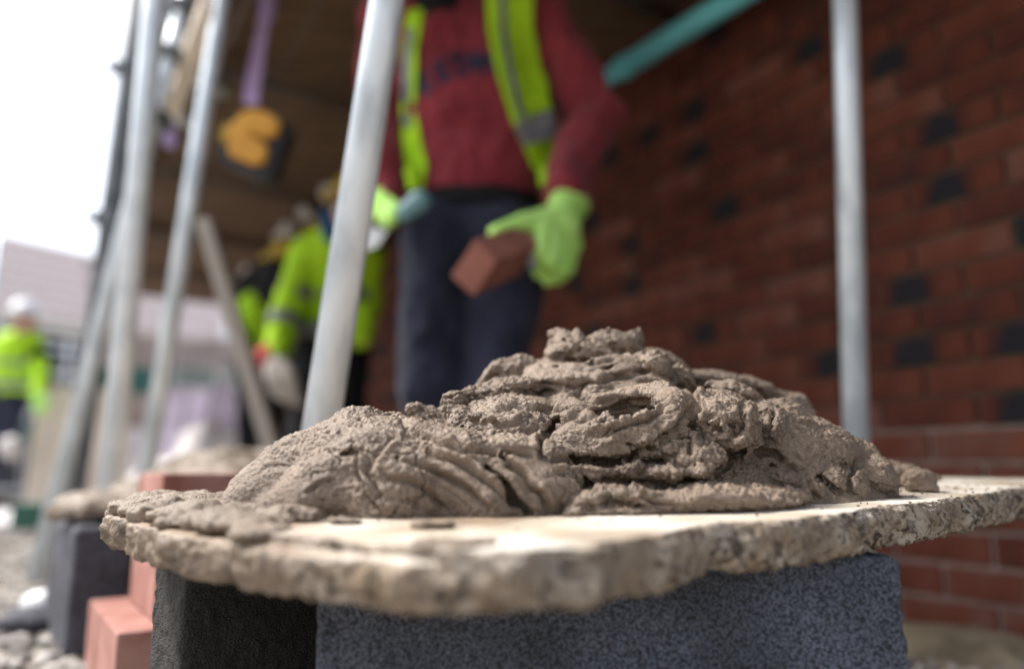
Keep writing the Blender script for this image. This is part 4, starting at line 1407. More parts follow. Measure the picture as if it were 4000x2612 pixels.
def cloth_disp(amp, f, seed, fine=0.0):
    def fn(v, n):
        return fbm(v * np.array([1, 1, 0.75], dtype=np.float32), f, 3, seed) * amp + ridged(v, f * 1.9, 2, seed + 3) * amp * 0.5
    return fn

def band(name, a, b, t0, t1, r0, r1, m, parent):
    a, b = V3(a), V3(b)
    p, q = a.lerp(b, t0), a.lerp(b, t1)
    return tube(name, p, q, r0, m, parent, r1=r1, n=28)

def make_hand(name, wrist, knuck, mids, tips, thumb, r, m, parent, cuff=None, palm_r=0.036, h=0.0035, flat=None):
    """wrist point, four knuckles, four middle joints, four tips, thumb polyline (root, joint, tip)"""
    allp = [wrist] + list(knuck) + list(mids) + list(tips) + list(thumb) + ([cuff] if cuff is not None else [])
    F = limb_field(allp, h, 0.07)
    cen = sum((V3(k) for k in knuck), Vector()) / 4
    if cuff is not None:
        F.cone(cuff, wrist, palm_r * 1.08, palm_r * 0.92, 0.006)
    F.cone(wrist, V3(wrist).lerp(cen, .45), palm_r * 0.86, palm_r, 0.012)
    for k in knuck:
        F.cone(V3(wrist).lerp(k, .25), k, palm_r * 0.62, r * 1.25, 0.012)
    for i, (k, md, tp_) in enumerate(zip(knuck, mids, tips)):
        f = (1.0, 1.06, 1.0, 0.86)[i]
        F.cone(k, md, r * 1.15 * f, r * f, 0.0025)
        F.cone(md, tp_, r * f, r * 0.86 * f, 0.002)
    F.cone(thumb[0], thumb[1], r * 2.1, r * 1.25, 0.014)
    F.cone(thumb[1], thumb[2], r * 1.2, r * 0.95, 0.004)
    return field_obj(name, F, m, parent, disp=lambda v, n: vnoise(v * 70, 2) * 0.0012)

def person(label, J, top_m, leg_m, glove_m, hat_m, hat=True, h=0.009, group=None, torso=(0.165, 0.115), leg_r=(0.092, 0.064, 0.052),
           arm_r=(0.066, 0.052, 0.042), seed=1, fold=0.006, face_dir=Vector((0, -1, 0)), hem=None):
    root = empty('person', (J['pelvis'][0], J['pelvis'][1], 0.0))
    tag(root, label, 'person', group)
    j = {k: V3(v) for k, v in J.items()}
    # the body: one continuous surface under the clothes
    pts = list(j.values())
    F = limb_field(pts, h * 1.3, 0.16)
    hd, nk = j['head'], j['neck']
    up = (hd - nk).normalized()
    fd = face_dir.normalized()
    F.ell(hd, (0.078, 0.095, 0.112), k=0)
    F.cone(hd - up * 0.03, nk - up * 0.05, 0.055, 0.062, 0.02)
    F.ell(hd + fd * 0.06 - up * 0.055, (0.045, 0.045, 0.05), k=0.03)
    F.cone(hd + fd * 0.088 + up * 0.02, hd + fd * 0.108 - up * 0.02, 0.010, 0.015, 0.012)      # nose
    sd = fd.cross(Vector((0, 0, 1)))
    for s in (-1, 1):
        F.ell(hd + sd * 0.080 * s - up * 0.005, (0.012, 0.020, 0.030), k=0.006)                 # ears
        F.ell(hd + sd * 0.030 * s + fd * 0.098 + up * 0.012, (0.014, 0.012, 0.010), k=0.006, mode='sub')
        F.ell(hd + sd * 0.030 * s + fd * 0.084 + up * 0.012, (0.012, 0.012, 0.011), k=0.003)    # eyes
    F.ell(hd + fd * 0.106 - up * 0.052, (0.024, 0.008, 0.004), k=0.004, mode='sub')             # mouth
    F.cone(nk, j['chest'] + Vector((0, 0.03, 0)), 0.055, 0.085, 0.03)
    F.cone(j['chest'] + Vector((0, 0.03, 0)), j['pelvis'] + Vector((0, 0.02, 0)), 0.085, 0.08, 0.03)
    for s in 'LR':
        F.cone(j['sh' + s], j['el' + s], 0.048, 0.040, 0.03)
        F.cone(j['el' + s], j['wr' + s], 0.038, 0.028, 0.02)
        F.cone(j['hip' + s], j['kn' + s], 0.075, 0.052, 0.03)
        F.cone(j['kn' + s], j['an' + s], 0.050, 0.036, 0.02)
        F.cone(j['nkb'] if 'nkb' in j else j['chest'], j['sh' + s], 0.055, 0.045, 0.03)
    body = field_obj('body', F, M['skin'], root)
    # trousers
    F = limb_field([j['pelvis'], j['anL'], j['anR'], j['knL'], j['knR']], h, 0.2)
    F.cone(j['hipL'].lerp(j['pelvis'], .3) + Vector((0, 0, .04)), j['hipR'].lerp(j['pelvis'], .3) + Vector((0, 0, .04)), torso[0] * 0.68, torso[0] * 0.68, 0.03)
    F.cone(j['hipL'] + Vector((0, 0, 0.09)), j['hipR'] + Vector((0, 0, 0.09)), 0.085, 0.085, 0.04)
    for s in 'LR':
        F.cone(j['hip' + s], j['kn' + s], leg_r[0], leg_r[1], 0.02)
        F.cone(j['kn' + s], j['an' + s], leg_r[1], leg_r[2], 0.02)
    zt = j['pelvis'].z + 0.12
    X, Y, Z = F.xyz((slice(None),) * 3)
    F.F[:] = np.maximum(F.F, Z - zt)
    field_obj('trousers', F, leg_m, root, disp=cloth_disp(fold * 1.2, 7, seed + 2))
    for s in 'LR':
        a = j['an' + s]
        dirf = fd.copy(); dirf.z = 0
        F = limb_field([a, a + dirf * 0.2, (a.x, a.y, 0)], 0.008, 0.1)
        F.cone((a.x, a.y, max(a.z, 0.12)), (a.x, a.y, 0.055), 0.052, 0.05, 0.01)
        F.cone((a.x, a.y, 0.045), (a.x + dirf.x * 0.17, a.y + dirf.y * 0.17, 0.035), 0.046, 0.040, 0.02)
        X, Y, Z = F.xyz((slice(None),) * 3)
        F.F[:] = np.maximum(F.F, -Z + 0.0)
        field_obj('boot', F, M['black'], root)
    # jacket or sweater
    F = limb_field([j['chest'], j['pelvis'], j['neck'], j['shL'], j['shR'], j['elL'], j['elR'], j['wrL'], j['wrR']], h, 0.2)
    tx = (j['shL'] - j['shR']).normalized()
    ty = Vector((0, 0, 1)).cross(tx)
    if ty.dot(fd) > 0: ty = -ty
    tz = tx.cross(ty)
    rot = Matrix((tx, ty, tz)).transposed()
    n_ = 6
    lowp = j['pelvis'] + Vector((0, 0, 0.10))
    for i in range(n_):
        t = i / (n_ - 1)
        c = lowp.lerp(j['chest'] + Vector((0, 0, 0.06)), t)
        w = torso[0] * (0.96 + 0.14 * t); d = torso[1] * (1.0 + 0.12 * math.sin(t * 3))
        F.ell(c, (w, d, 0.14), rot, 0.05)
    for s in 'LR':
        F.cone(j['chest'] + Vector((0, 0, 0.08)), j['sh' + s], 0.10, arm_r[0] * 1.08, 0.05)
        F.cone(j['sh' + s], j['el' + s], arm_r[0], arm_r[1] * 1.05, 0.02)
        F.cone(j['el' + s], j['wr' + s], arm_r[1] * 1.05, arm_r[2], 0.012)
        F.cone(j['wr' + s], j['wr' + s] + (j['wr' + s] - j['el' + s]).normalized() * 0.04, arm_r[2], arm_r[2] * 0.92, 0.006)
    F.cone(j['neck'] - up * 0.06, j['neck'] - up * 0.005, 0.085, 0.068, 0.03)
    X, Y, Z = F.xyz((slice(None),) * 3)
    zh = hem if hem is not None else j['pelvis'].z + 0.02
    arm_free = np.minimum(*[np.sqrt((X - j['wr' + s].x) ** 2 + (Y - j['wr' + s].y) ** 2 + (Z - j['wr' + s].z) ** 2) - 0.16 for s in 'LR'])
    cut = np.minimum(zh - Z, arm_free)
    F.F[:] = np.maximum(F.F, cut)
    for s in 'LR':                                     # open the cuffs just past the wrist
        w_, e_ = j['wr' + s], j['el' + s]
        dn = (w_ - e_).normalized()
        F.F[:] = np.maximum(F.F, np.where((X - w_.x) ** 2 + (Y - w_.y) ** 2 + (Z - w_.z) ** 2 < 0.01, (X - w_.x) * dn.x + (Y - w_.y) * dn.y + (Z - w_.z) * dn.z - 0.022, -1))
    topo = field_obj('upper_garment', F, top_m, root, disp=cloth_disp(fold * 1.4, 9, seed))
    if hat:
        F = Field(np.array(hd) - 0.2, np.array(hd) + 0.22, 0.007)
        hc = hd + up * 0.035
        F.ell(hc, (0.108, 0.130, 0.115), k=0)
        F.ell(hc + fd * 0.03 - up * 0.005, (0.125, 0.160, 0.012), k=0.01)
        F.ell(hc - up * 0.02, (0.098, 0.12, 0.105), k=0, mode='sub')
        X, Y, Z = F.xyz((slice(None),) * 3)
        F.F[:] = np.maximum(F.F, -(Z - (hc.z - 0.018)))
        field_obj('hard_hat', F, hat_m, root)
    return root, topo, j

# --- worker 1: maroon sweatshirt, open hi-vis vest, brick in one hand, trowel in the other
Y0 = 2.0
J1 = dict(head=P(1700, -200, 1.98), neck=P(1755, 30, 2.03), nkb=P(1790, 120, 2.06), chest=P(1815, 260, 2.06), pelvis=P(1862, 900, 2.05),
          shL=P(2110, 70, 2.08), elL=P(2320, 450, 2.02), wrL=P(2205, 765, 1.84),
          shR=P(1515, 90, 2.02), elR=P(1500, 450, 2.10), wrR=P(1505, 780, 1.94),
          hipL=P(1985, 980, 2.05), knL=P(1925, 1520, 1.97), anL=Vector((P(1925, 1520, 1.97).x - .01, 2.02, 0.10)),
          hipR=P(1735, 980, 2.05), knR=P(1690, 1530, 1.99), anR=Vector((P(1690, 1530, 1.99).x - .01, 2.10, 0.10)))
w1, sw, j = person('worker in maroon sweatshirt and open hi-vis vest holding a brick and a trowel', J1, M['maroon'], M['navy'], M['glove'], M['white_hat'],
                   h=0.0075, torso=(0.170, 0.118), leg_r=(0.108, 0.082, 0.070), arm_r=(0.074, 0.066, 0.046), seed=4, fold=0.015,
                   face_dir=Vector((-0.25, -0.95, -0.15)), hem=P(1860, 800, 2.0).z)
sw.name = 'sweatshirt'
# black snood round the neck and lower face
F = limb_field([j['neck'], j['head']], 0.006, 0.16)
F.cone(P(1700, -90, 1.97), P(1712, 25, 1.975), 0.085, 0.070, 0.02)
F.cone(P(1700, 0, 1.965), P(1690, 62, 1.955), 0.058, 0.034, 0.02)
field_obj('snood', F, M['black'], w1, disp=cloth_disp(0.005, 16, 3))
# belt
F = limb_field([j['pelvis']], 0.006, 0.3)
pc = P(1860, 815, 2.05)
F.ell(pc, (0.182, 0.132, 0.30), k=0)
X, Y, Z = F.xyz((slice(None),) * 3)
F.F[:] = np.maximum(F.F, np.abs(Z - pc.z) - 0.024)
field_obj('belt', F, M['black'], w1)

# vest: a shell over the sweatshirt, open at the front
dg = bpy.context.evaluated_depsgraph_get()
bvh = BVHTree.FromObject(sw, dg)
def on_front(px, py, Yref=1.9, off=0.004):
    """point on the sweatshirt surface seen in direction px, py"""
    o_ = P(px, py, 1.2)
    d_ = (P(px, py, 3.0) - o_).normalized()
    hit = bvh.ray_cast(o_, d_, 3.0)
    if hit[0] is None: return P(px, py, Yref)
    return hit[0] - d_ * off
def strip_panel(name, left, right, m, parent, off=0.010, th=0.006, nu=10):
    """cloth panel laid over the garment between two pixel polylines (equal count)"""
    n_ = len(left)
    def interp(pl, t):
        f = t * (len(pl) - 1); i = min(int(f), len(pl) - 2); f -= i
        return (pl[i][0] * (1 - f) + pl[i + 1][0] * f, pl[i][1] * (1 - f) + pl[i + 1][1] * f)
    nv_ = 34
    front, backv = [], []
    for a in range(nv_ + 1):
        row, rb = [], []
        for b in range(nu + 1):
            l = interp(left, a / nv_); r_ = interp(right, a / nv_)
            t = b / nu
            xx, yy = l[0] * (1 - t) + r_[0] * t, l[1] * (1 - t) + r_[1] * t
            p = on_front(xx, yy, off=off)
            if row and abs(p.y - row[-1].y) > 0.045: p = P(xx, yy, row[-1].y + 0.006)
            row.append(p); rb.append(p + Vector((0, th, 0)))
        front.append(row); backv.append(rb)
    # relax depth so the panel hangs like cloth
    for _ in range(6):
        for a in range(nv_ + 1):
            for b in range(nu + 1):
                nb_ = [front[x][y] for x, y in ((a - 1, b), (a + 1, b), (a, b - 1), (a, b + 1)) if 0 <= x <= nv_ and 0 <= y <= nu]
                my = min(sum(q.y for q in nb_) / len(nb_), front[a][b].y)
                front[a][b].y = my; backv[a][b].y = my + th
    vs = [p for row in front for p in row] + [p for row in backv for p in row]
    N = (nv_ + 1) * (nu + 1); W = nu + 1
    fs = []
    for a in range(nv_):
        for b in range(nu):
            i = a * W + b
            fs.append((i, i + W, i + W + 1, i + 1))
            fs.append((N + i, N + i + 1, N + i + W + 1, N + i + W))
    for a in range(nv_):
        for b in (0, nu):
            i = a * W + b
            fs.append((i, i + W, N + i + W, N + i) if b else (i, N + i, N + i + W, i + W))
    for b in range(nu):
        for a in (0, nv_):
            i = a * W + b
            fs.append((i, i + 1, N + i + 1, N + i) if a == 0 else (i, N + i, N + i + 1, i + 1))
    return mesh_obj(name, vs, fs, m, parent, True)
vest = strip_panel('vest_panel', [(1895, -80), (1905, 120), (1945, 300), (2000, 470), (2060, 600), (2105, 720)],
                   [(2085, -80), (2082, 120), (2110, 260), (2150, 420), (2175, 560), (2125, 730)], M['hivis'], w1)
strip_panel('reflective_tape', [(1948, -80), (1955, 120), (1985, 300), (2018, 430), (2040, 500)],
            [(1975, -80), (1978, 110), (2006, 280), (2038, 410), (2060, 490)], M['reflect'], vest, off=0.019, th=0.002, nu=4)
strip_panel('reflective_tape', [(2010, 490), (2024, 520), (2048, 570)], [(2158, 440), (2168, 490), (2176, 540)], M['reflect'], vest, off=0.0215, th=0.002, nu=6)
vest2 = strip_panel('vest_panel', [(1590, 40), (1570, 200), (1568, 400), (1572, 560), (1585, 640), (1592, 740)],
                    [(1655, 40), (1630, 200), (1622, 400), (1645, 560), (1668, 640), (1655, 745)], M['hivis'], w1)
strip_panel('reflective_tape', [(1588, 110), (1572, 250), (1570, 400), (1574, 500)], [(1615, 110), (1600, 250), (1597, 400), (1604, 500)], M['reflect'], vest2, off=0.019, th=0.002, nu=4)
# vest back: panel over the shoulders behind
F = limb_field([j['chest'], j['pelvis']], 0.010, 0.26)
c = j['chest'] + Vector((0, 0.02, -0.12))
F.ell(c, (0.205, 0.158, 0.44), k=0)
F.ell(c + Vector((0, -0.008, 0)), (0.196, 0.150, 0.50), k=0, mode='sub')
X, Y, Z = F.xyz((slice(None),) * 3)
F.F[:] = np.maximum(F.F, np.maximum((c.y + 0.01) - Y, np.abs(Z - c.z) - 0.30))
field_obj('vest_back', F, M['hivis'], w1)
# lettering across the chest, following an arc
glyphs = 'ESTAN'
gx = [1655, 1728, 1790, 1852, 1918]; gy = [330, 285, 262, 250, 252]; ga = [22, 16, 8, 2, -4]
for ch, x_, y_, a__ in zip(glyphs, gx, gy, ga):
    cu = bpy.data.curves.new('letter', 'FONT')
    cu.body = ch; cu.size = 0.074; cu.align_x = 'CENTER'; cu.align_y = 'CENTER'; cu.offset = 0.004
    t_ = bpy.data.objects.new('letter_tmp', cu)
    COL.objects.link(t_)
    dg = bpy.context.evaluated_depsgraph_get()
    me = bpy.data.meshes.new_from_object(t_.evaluated_get(dg))
    bpy.data.objects.remove(t_)
    bm = bmesh.new(); bm.from_mesh(me)
    bmesh.ops.triangulate(bm, faces=bm.faces)
    for _ in range(2):
        bmesh.ops.subdivide_edges(bm, edges=[e for e in bm.edges if e.calc_length() > 0.012], cuts=1)
        bmesh.ops.triangulate(bm, faces=bm.faces)
    ca_, sa_ = math.cos(R(a__)), math.sin(R(a__))
    for v in bm.verts:
        lx, lz = v.co.x * ca_ - v.co.y * sa_, v.co.x * sa_ + v.co.y * ca_
        v.co = on_front(x_ + lx * 3000 / 1.93, y_ - lz * 3000 / 1.93, off=0.0025)
    bm_obj('chest_letter', bm, M['navy_print'], sw)
# gloved hand on the brick
cuff = P(2222, 800, 1.84); wr = P(2200, 840, 1.80)
kn = [P(2118, 905, 1.715), P(2165, 925, 1.735), P(2208, 945, 1.765), P(2240, 960, 1.80)]
md = [P(2112, 985, 1.69), P(2150, 1022, 1.70), P(2190, 1048, 1.735), P(2222, 1052, 1.78)]
tpz = [P(2075, 1015, 1.73), P(2105, 1065, 1.745), P(2140, 1095, 1.775), P(2178, 1092, 1.81)]
th_ = [P(2165, 862, 1.765), P(2045, 868, 1.70), P(1935, 908, 1.655)]
gl = make_hand('glove', wr, kn, md, tpz, th_, 0.0175, M['glove'], w1, cuff=cuff, palm_r=0.047)
F = limb_field([tpz[0], tpz[1]], 0.003, 0.05)
F.cone(P(2085, 985, 1.695), P(2078, 1035, 1.725), 0.014, 0.012, 0.003)
F.cone(P(1960, 905, 1.66), P(1932, 915, 1.652), 0.0155, 0.0145, 0.003)
field_obj('rubber_patch', F, M['glove_palm'], gl)
# other hand and the trowel
wr = P(1485, 800, 1.92)
kn = [P(1515, 805, 1.86), P(1512, 825, 1.86), P(1506, 843, 1.87), P(1496, 860, 1.88)]
md = [P(1542, 825, 1.84), P(1538, 846, 1.84), P(1528, 862, 1.85), P(1516, 874, 1.87)]
tpz = [P(1545, 848, 1.87), P(1538, 864, 1.875), P(1526, 876, 1.885), P(1512, 886, 1.89)]
th_ = [P(1496, 795, 1.90), P(1520, 792, 1.87), P(1548, 805, 1.85)]
make_hand('glove', wr, kn, md, tpz, th_, 0.0125, M['glove'], w1, cuff=P(1488, 778, 1.93), palm_r=0.030)
tr = empty('trowel', P(1600, 820, 1.86))
tag(tr, 'trowel with teal-grey handle in the right hand of the maroon worker', 'trowel')
F = limb_field([P(1655, 778, 1.84), P(1560, 850, 1.87)], 0.003, 0.06)
F.cone(P(1640, 785, 1.82), P(1590, 825, 1.83), 0.0275, 0.024, 0.004)
F.cone(P(1590, 825, 1.83), P(1550, 852, 1.85), 0.022, 0.014, 0.004)
field_obj('grip', F, M['handle'], tr)
tube('shank', P(1560, 852, 1.87), P(1510, 900, 1.90), 0.006, M['steel'], tr)
bl = [P(1510, 905, 1.90), P(1440, 880, 1.93), P(1300, 1010, 2.0), P(1470, 960, 1.92)]
vs = bl + [p + Vector((0, 0, -0.003)) for p in bl]
mesh_obj('blade', vs, [(0, 1, 2, 3), (7, 6, 5, 4), (0, 4, 5, 1), (1, 5, 6, 2), (2, 6, 7, 3), (3, 7, 4, 0)], M['steel'], tr)
# the brick in his hand
cc = Vector((0.46, 0.78, 0.42)).normalized()
aa = Vector((-0.69, 0.0, -0.72)); aa = (aa - cc * aa.dot(cc)).normalized()
bb = aa.cross(cc).normalized()
rot = Matrix((aa, bb, cc)).transposed()
bc = P(1850, 1050, 1.56) + cc * 0.1075
o = box('held_brick', bc, (0.1025, 0.068, 0.215), mat('smooth_red_brick', (0.33, 0.13, 0.095), 0.8, (0.23, 0.085, 0.06), 12, 0.0005, 200), None, rot, 0.004)
tag(o, 'smooth red brick held in the lime glove of the maroon worker', 'brick')

# --- worker 2: hi-vis jacket, bent forward, behind the near pole
J2 = dict(head=P(1385, 800, 3.0), neck=P(1345, 890, 3.15), chest=P(1330, 1050, 3.3), pelvis=P(1300, 1360, 3.4),
          shL=P(1415, 985, 3.3), elL=P(1428, 1180, 3.35), wrL=P(1400, 1320, 3.25),
          shR=P(1215, 1000, 3.25), elR=P(1125, 1210, 3.2), wrR=P(1075, 1390, 3.1),
          hipL=P(1360, 1400, 3.4), knL=P(1345, 1700, 3.35), hipR=P(1235, 1400, 3.4), knR=P(1190, 1700, 3.3))
for s in 'LR':
    k_ = J2['kn' + s]; J2['an' + s] = Vector((k_.x, k_.y + 0.08, 0.1))
w2, jk, j2 = person('worker in bright hi-vis jacket bending behind the near pole', J2, M['hivis'], M['black'], M['grey_glove'], M['yellow_hat'],
                    h=0.012, torso=(0.165, 0.125), leg_r=(0.10, 0.078, 0.066), arm_r=(0.078, 0.066, 0.055), seed=9, fold=0.010,
                    face_dir=Vector((-0.3, -0.8, -0.5)), hem=P(1300, 1385, 3.3).z)
jk.name = 'jacket'
band('reflective_band', j2['shR'], j2['elR'], 0.60, 0.80, 0.080, 0.078, M['reflect'], jk)
band('reflective_band', j2['elR'], j2['wrR'], 0.20, 0.42, 0.074, 0.072, M['reflect'], jk)
for zc_ in (1165, 1300):
    c = P(1315, zc_, 3.35)
    F = Field(np.array(c) - (0.24, 0.22, 0.06), np.array(c) + (0.24, 0.22, 0.06), 0.009)
    F.ell(c, (0.186, 0.150, 0.35), k=0)
    X, Y, Z = F.xyz((slice(None),) * 3)
    F.F[:] = np.maximum(F.F, np.abs(Z - c.z) - 0.026)
    field_obj('reflective_band', F, M['reflect'], jk)
F = limb_field([j2['neck']], 0.008, 0.16)
F.cone(P(1305, 850, 3.02), P(1320, 900, 3.08), 0.062, 0.07, 0.02)
field_obj('scarf', F, M['blue'], w2)
wr = P(1068, 1410, 3.08)
kn = [P(1060 + 28 * i, 1478 + 8 * i, 3.02) for i in range(4)]
md = [p + Vector((0.012, 0.01, -0.045)) for p in kn]
tp2 = [p + Vector((0.028, 0.03, -0.07)) for p in kn]
make_hand('glove', wr, kn, md, tp2, [P(1090, 1430, 3.05), P(1130, 1470, 3.0), P(1150, 1510, 3.0)], 0.020, M['grey_glove'], w2, palm_r=0.050, h=0.006)
tube('cuff', P(1050, 1365, 3.10), P(1064, 1425, 3.08), 0.052, M['red_cuff'], w2, r1=0.056)

# --- worker 3: dark jacket with hi-vis below, farther back
J3 = dict(head=P(1120, 1030, 3.9), neck=P(1090, 1080, 4.0), chest=P(1050, 1170, 4.2), pelvis=P(1020, 1400, 4.35),
          shL=P(1110, 1110, 4.2), elL=P(1120, 1260, 4.1), wrL=P(1100, 1360, 4.0),
          shR=P(985, 1130, 4.2), elR=P(950, 1260, 4.1), wrR=P(950, 1370, 4.0),
          hipL=P(1060, 1430, 4.35), knL=P(1050, 1650, 4.3), hipR=P(985, 1430, 4.35), knR=P(975, 1650, 4.3))
for s in 'LR':
    k_ = J3['kn' + s]; J3['an' + s] = Vector((k_.x, k_.y + 0.06, 0.1))
w3, jk3, j3 = person('crouched worker in black jacket beyond the hi-vis worker', J3, M['black'], M['black'], M['grey_glove'], M['yellow_hat'],
                     h=0.016, seed=12, face_dir=Vector((-0.3, -0.9, -0.3)))
F = limb_field([j3['chest'], j3['pelvis']], 0.014, 0.2)
F.cone(P(990, 1230, 4.12), P(965, 1340, 4.08), 0.085, 0.075, 0.02)
F.cone(P(1000, 1200, 4.15), P(1060, 1300, 4.15), 0.10, 0.09, 0.02)
G = limb_field([j3['head'], j3['neck']], 0.012, 0.2)
G.ell(j3['head'], (0.115, 0.135, 0.145), k=0)
G.cone(j3['head'], j3['neck'] - Vector((0, 0, 0.05)), 0.10, 0.13, 0.04)
field_obj('hood', G, M['black'], w3, disp=cloth_disp(0.008, 9, 5))
field_obj('hi_vis_vest', F, M['hivis'], w3, disp=cloth_disp(0.01, 8, 2))

# --- worker 4: far left, white hard hat, walking
J4 = dict(head=P(92, 1240, 6.2), neck=P(80, 1320, 6.25), chest=P(75, 1380, 6.3), pelvis=P(50, 1560, 6.3),
          shL=P(135, 1345, 6.3), elL=P(160, 1450, 6.2), wrL=P(150, 1540, 6.05),
          shR=P(-10, 1350, 6.3), elR=P(-40, 1450, 6.3), wrR=P(-30, 1550, 6.25),
          hipL=P(60, 1585, 6.3), knL=P(15, 1730, 6.25), hipR=P(5, 1585, 6.3), knR=P(-70, 1735, 6.3))
J4['anL'] = Vector((J4['knL'].x - 0.22, 6.35, 0.1)); J4['anR'] = Vector((J4['knR'].x - 0.25, 6.6, 0.1))
w4, jk4, j4 = person('distant worker in white hard hat and hi-vis jacket at the left edge', J4, M['hivis'], M['navy'], M['glove'], M['white_hat'],
                     h=0.018, torso=(0.165, 0.13), seed=15, face_dir=Vector((0.8, 0.5, -0.1)), arm_r=(0.07, 0.06, 0.052), hem=P(50, 1535, 6.3).z)
for zc_ in (1425, 1505):
    c = P(70, zc_, 6.3)
    F = Field(np.array(c) - (0.28, 0.26, 0.06), np.array(c) + (0.28, 0.26, 0.06), 0.014)
    F.ell(c, (0.190, 0.158, 0.4), k=0)
    X, Y, Z = F.xyz((slice(None),) * 3)
    F.F[:] = np.maximum(F.F, np.abs(Z - c.z) - 0.03)
    field_obj('reflective_band', F, M['reflect'], jk4)
band('sleeve_stripe', j4['shL'], j4['elL'], 0.3, 0.6, 0.083, 0.078, M['black'], jk4)
wr = P(165, 1555, 6.03)
kn = [P(150 + 9 * i, 1578, 6.0) for i in range(4)]
make_hand('glove', wr, kn, [p - Vector((0, 0, .03)) for p in kn], [p + Vector((.0, .02, -.055)) for p in kn], [P(145, 1560, 6.0), P(138, 1580, 5.97), P(140, 1600, 5.96)], 0.018, M['glove'], w4, palm_r=0.045, h=0.009)

# ------------------------------------------------------------------ background: house, fence, pallets
FD = Vector((0.555, 0.832, 0)); FN = Vector((0.832, -0.555, 0))     # facade direction, normal to the camera side
A0 = Vector((P(0, 880, 10).x, 10, 0))
house = empty('unfinished_house', A0)
tag(house, 'haze-paled brick house under construction behind the scaffold at the far left', 'house')
angf = math.atan2(FD.y, FD.x); RF = Matrix.Rotation(angf, 3, 'Z')
def fp(s, n, z): return A0 + FD * s + FN * n + Vector((0, 0, z))
HT = 3.52
box('wall', fp(1.5, -0.25, (2.42 + HT) / 2), (21, 0.25, HT - 2.42), M['brick_hazed'], house, RF, 0.0)
bmx = bmesh.new()
for k in range(int((HT - 2.42) / 0.15)):
    bm_box(bmx, fp(1.5, -0.118, 2.50 + k * 0.15), (21, 0.012, 0.05), RF)
o = bm_obj('brick_courses', bmx, M['pink_hazed'], house); tag(o, kind='stuff')
box('fascia', fp(1.5, -0.08, 2.36), (21, 0.12, 0.18), M['beige'], house, RF, 0.0)
for k in range(10):
    s = -6 + k * 1.9
    box('pier', fp(s, -0.25, 1.14), (0.26 if k % 2 else 0.45, 0.22, 2.26), M['wall_hazed'], house, RF, 0.0)
box('back_wall', fp(1.5, -2.6, 1.15), (21, 0.12, 2.28), M['void_shade'], house, RF, 0.0)
box('ceiling', fp(1.5, -1.42, 2.33), (21, 2.2, 0.1), M['void_shade'], house, RF, 0.0)
# its own light scaffold
for k in range(9):
    s = -5.4 + k * 1.7
    o = tube('scaffold_pole', fp(s, 0.75, 0), fp(s, 0.75, 3.4 + 0.02 * (k % 3)), 0.03, M['galv'])
    tag(o, ('nearest', 'second', 'third', 'fourth', 'fifth', 'sixth', 'seventh', 'eighth', 'farthest')[k] + ' pale scaffold pole along the unfinished house, counted from the left', 'pole', 'poles of the scaffold along the unfinished house')
for z in (1.15, 2.2):
    o = tube('scaffold_tube', fp(-6, 0.80, z), fp(9, 0.80, z), 0.03, M['white'])
    tag(o, ('lower' if z < 2 else 'upper') + ' horizontal tube of the scaffold along the unfinished house', 'tube')

gr_ = empty('guard_railing', fp(0, 1.35, 0))
tag(gr_, 'long pale guard railing of upright bars before the dark openings of the unfinished house', 'railing')
for k in range(34):
    s = -5.6 + k * 0.40
    tube('bar', fp(s, 1.35, 0), fp(s, 1.35, 1.95 + 0.25 * (k % 4 == 0)), 0.020 if k % 4 else 0.034, M['white'] if k % 4 else M['lilac'], gr_, n=10)
for z in (0.5, 1.0, 1.5, 1.95):
    tube('rail', fp(-5.7, 1.31, z), fp(8.0, 1.31, z), 0.022, M['white'], gr_, n=10)
box('kick_board', fp(1.2, 1.42, 0.78), (13.6, 0.03, 0.22), M['green_box'], gr_, RF, 0.0)
# site fence panels
def fence_panel(s, i):
    f = empty('fence_panel', fp(s, 2.0, 0))
    tag(f, ('leftmost', 'second from left', 'third from left', 'rightmost')[i] + ' steel mesh fence panel before the unfinished house', 'fence panel', 'site fence panels in a row')
    w, hgt = 1.9, 1.7
    fn = 2.0
    for a, b in (((s, 0.05), (s, hgt)), ((s + w, 0.05), (s + w, hgt))):
        tube('post', fp(a[0], fn, a[1]), fp(b[0], fn, b[1]), 0.02, M['galv'], f, n=10)
    for z in (0.12, hgt):
        tube('rail', fp(s, fn, z), fp(s + w, fn, z), 0.018, M['galv'], f, n=10)
    bm = bmesh.new()
    for q in range(1, 24):
        bm_box(bm, fp(s + w * q / 24, fn, hgt / 2 + 0.06), (0.005, 0.005, hgt - 0.12), RF)
    for q in range(1, 6):
        bm_box(bm, fp(s + w / 2, fn, 0.12 + (hgt - 0.12) * q / 6), (w, 0.005, 0.005), RF)
    o = bm_obj('mesh_infill', bm, M['galv'], f); tag(o, kind='stuff')
    box('foot', fp(s, fn, 0.03), (0.6, 0.2, 0.06), M['concrete_pale'], f, RF @ Matrix.Rotation(R(90), 3, 'Z'), 0.01)
for i, s in enumerate((-5.2, -3.25, -1.3, 0.65)):
    fence_panel(s, i)

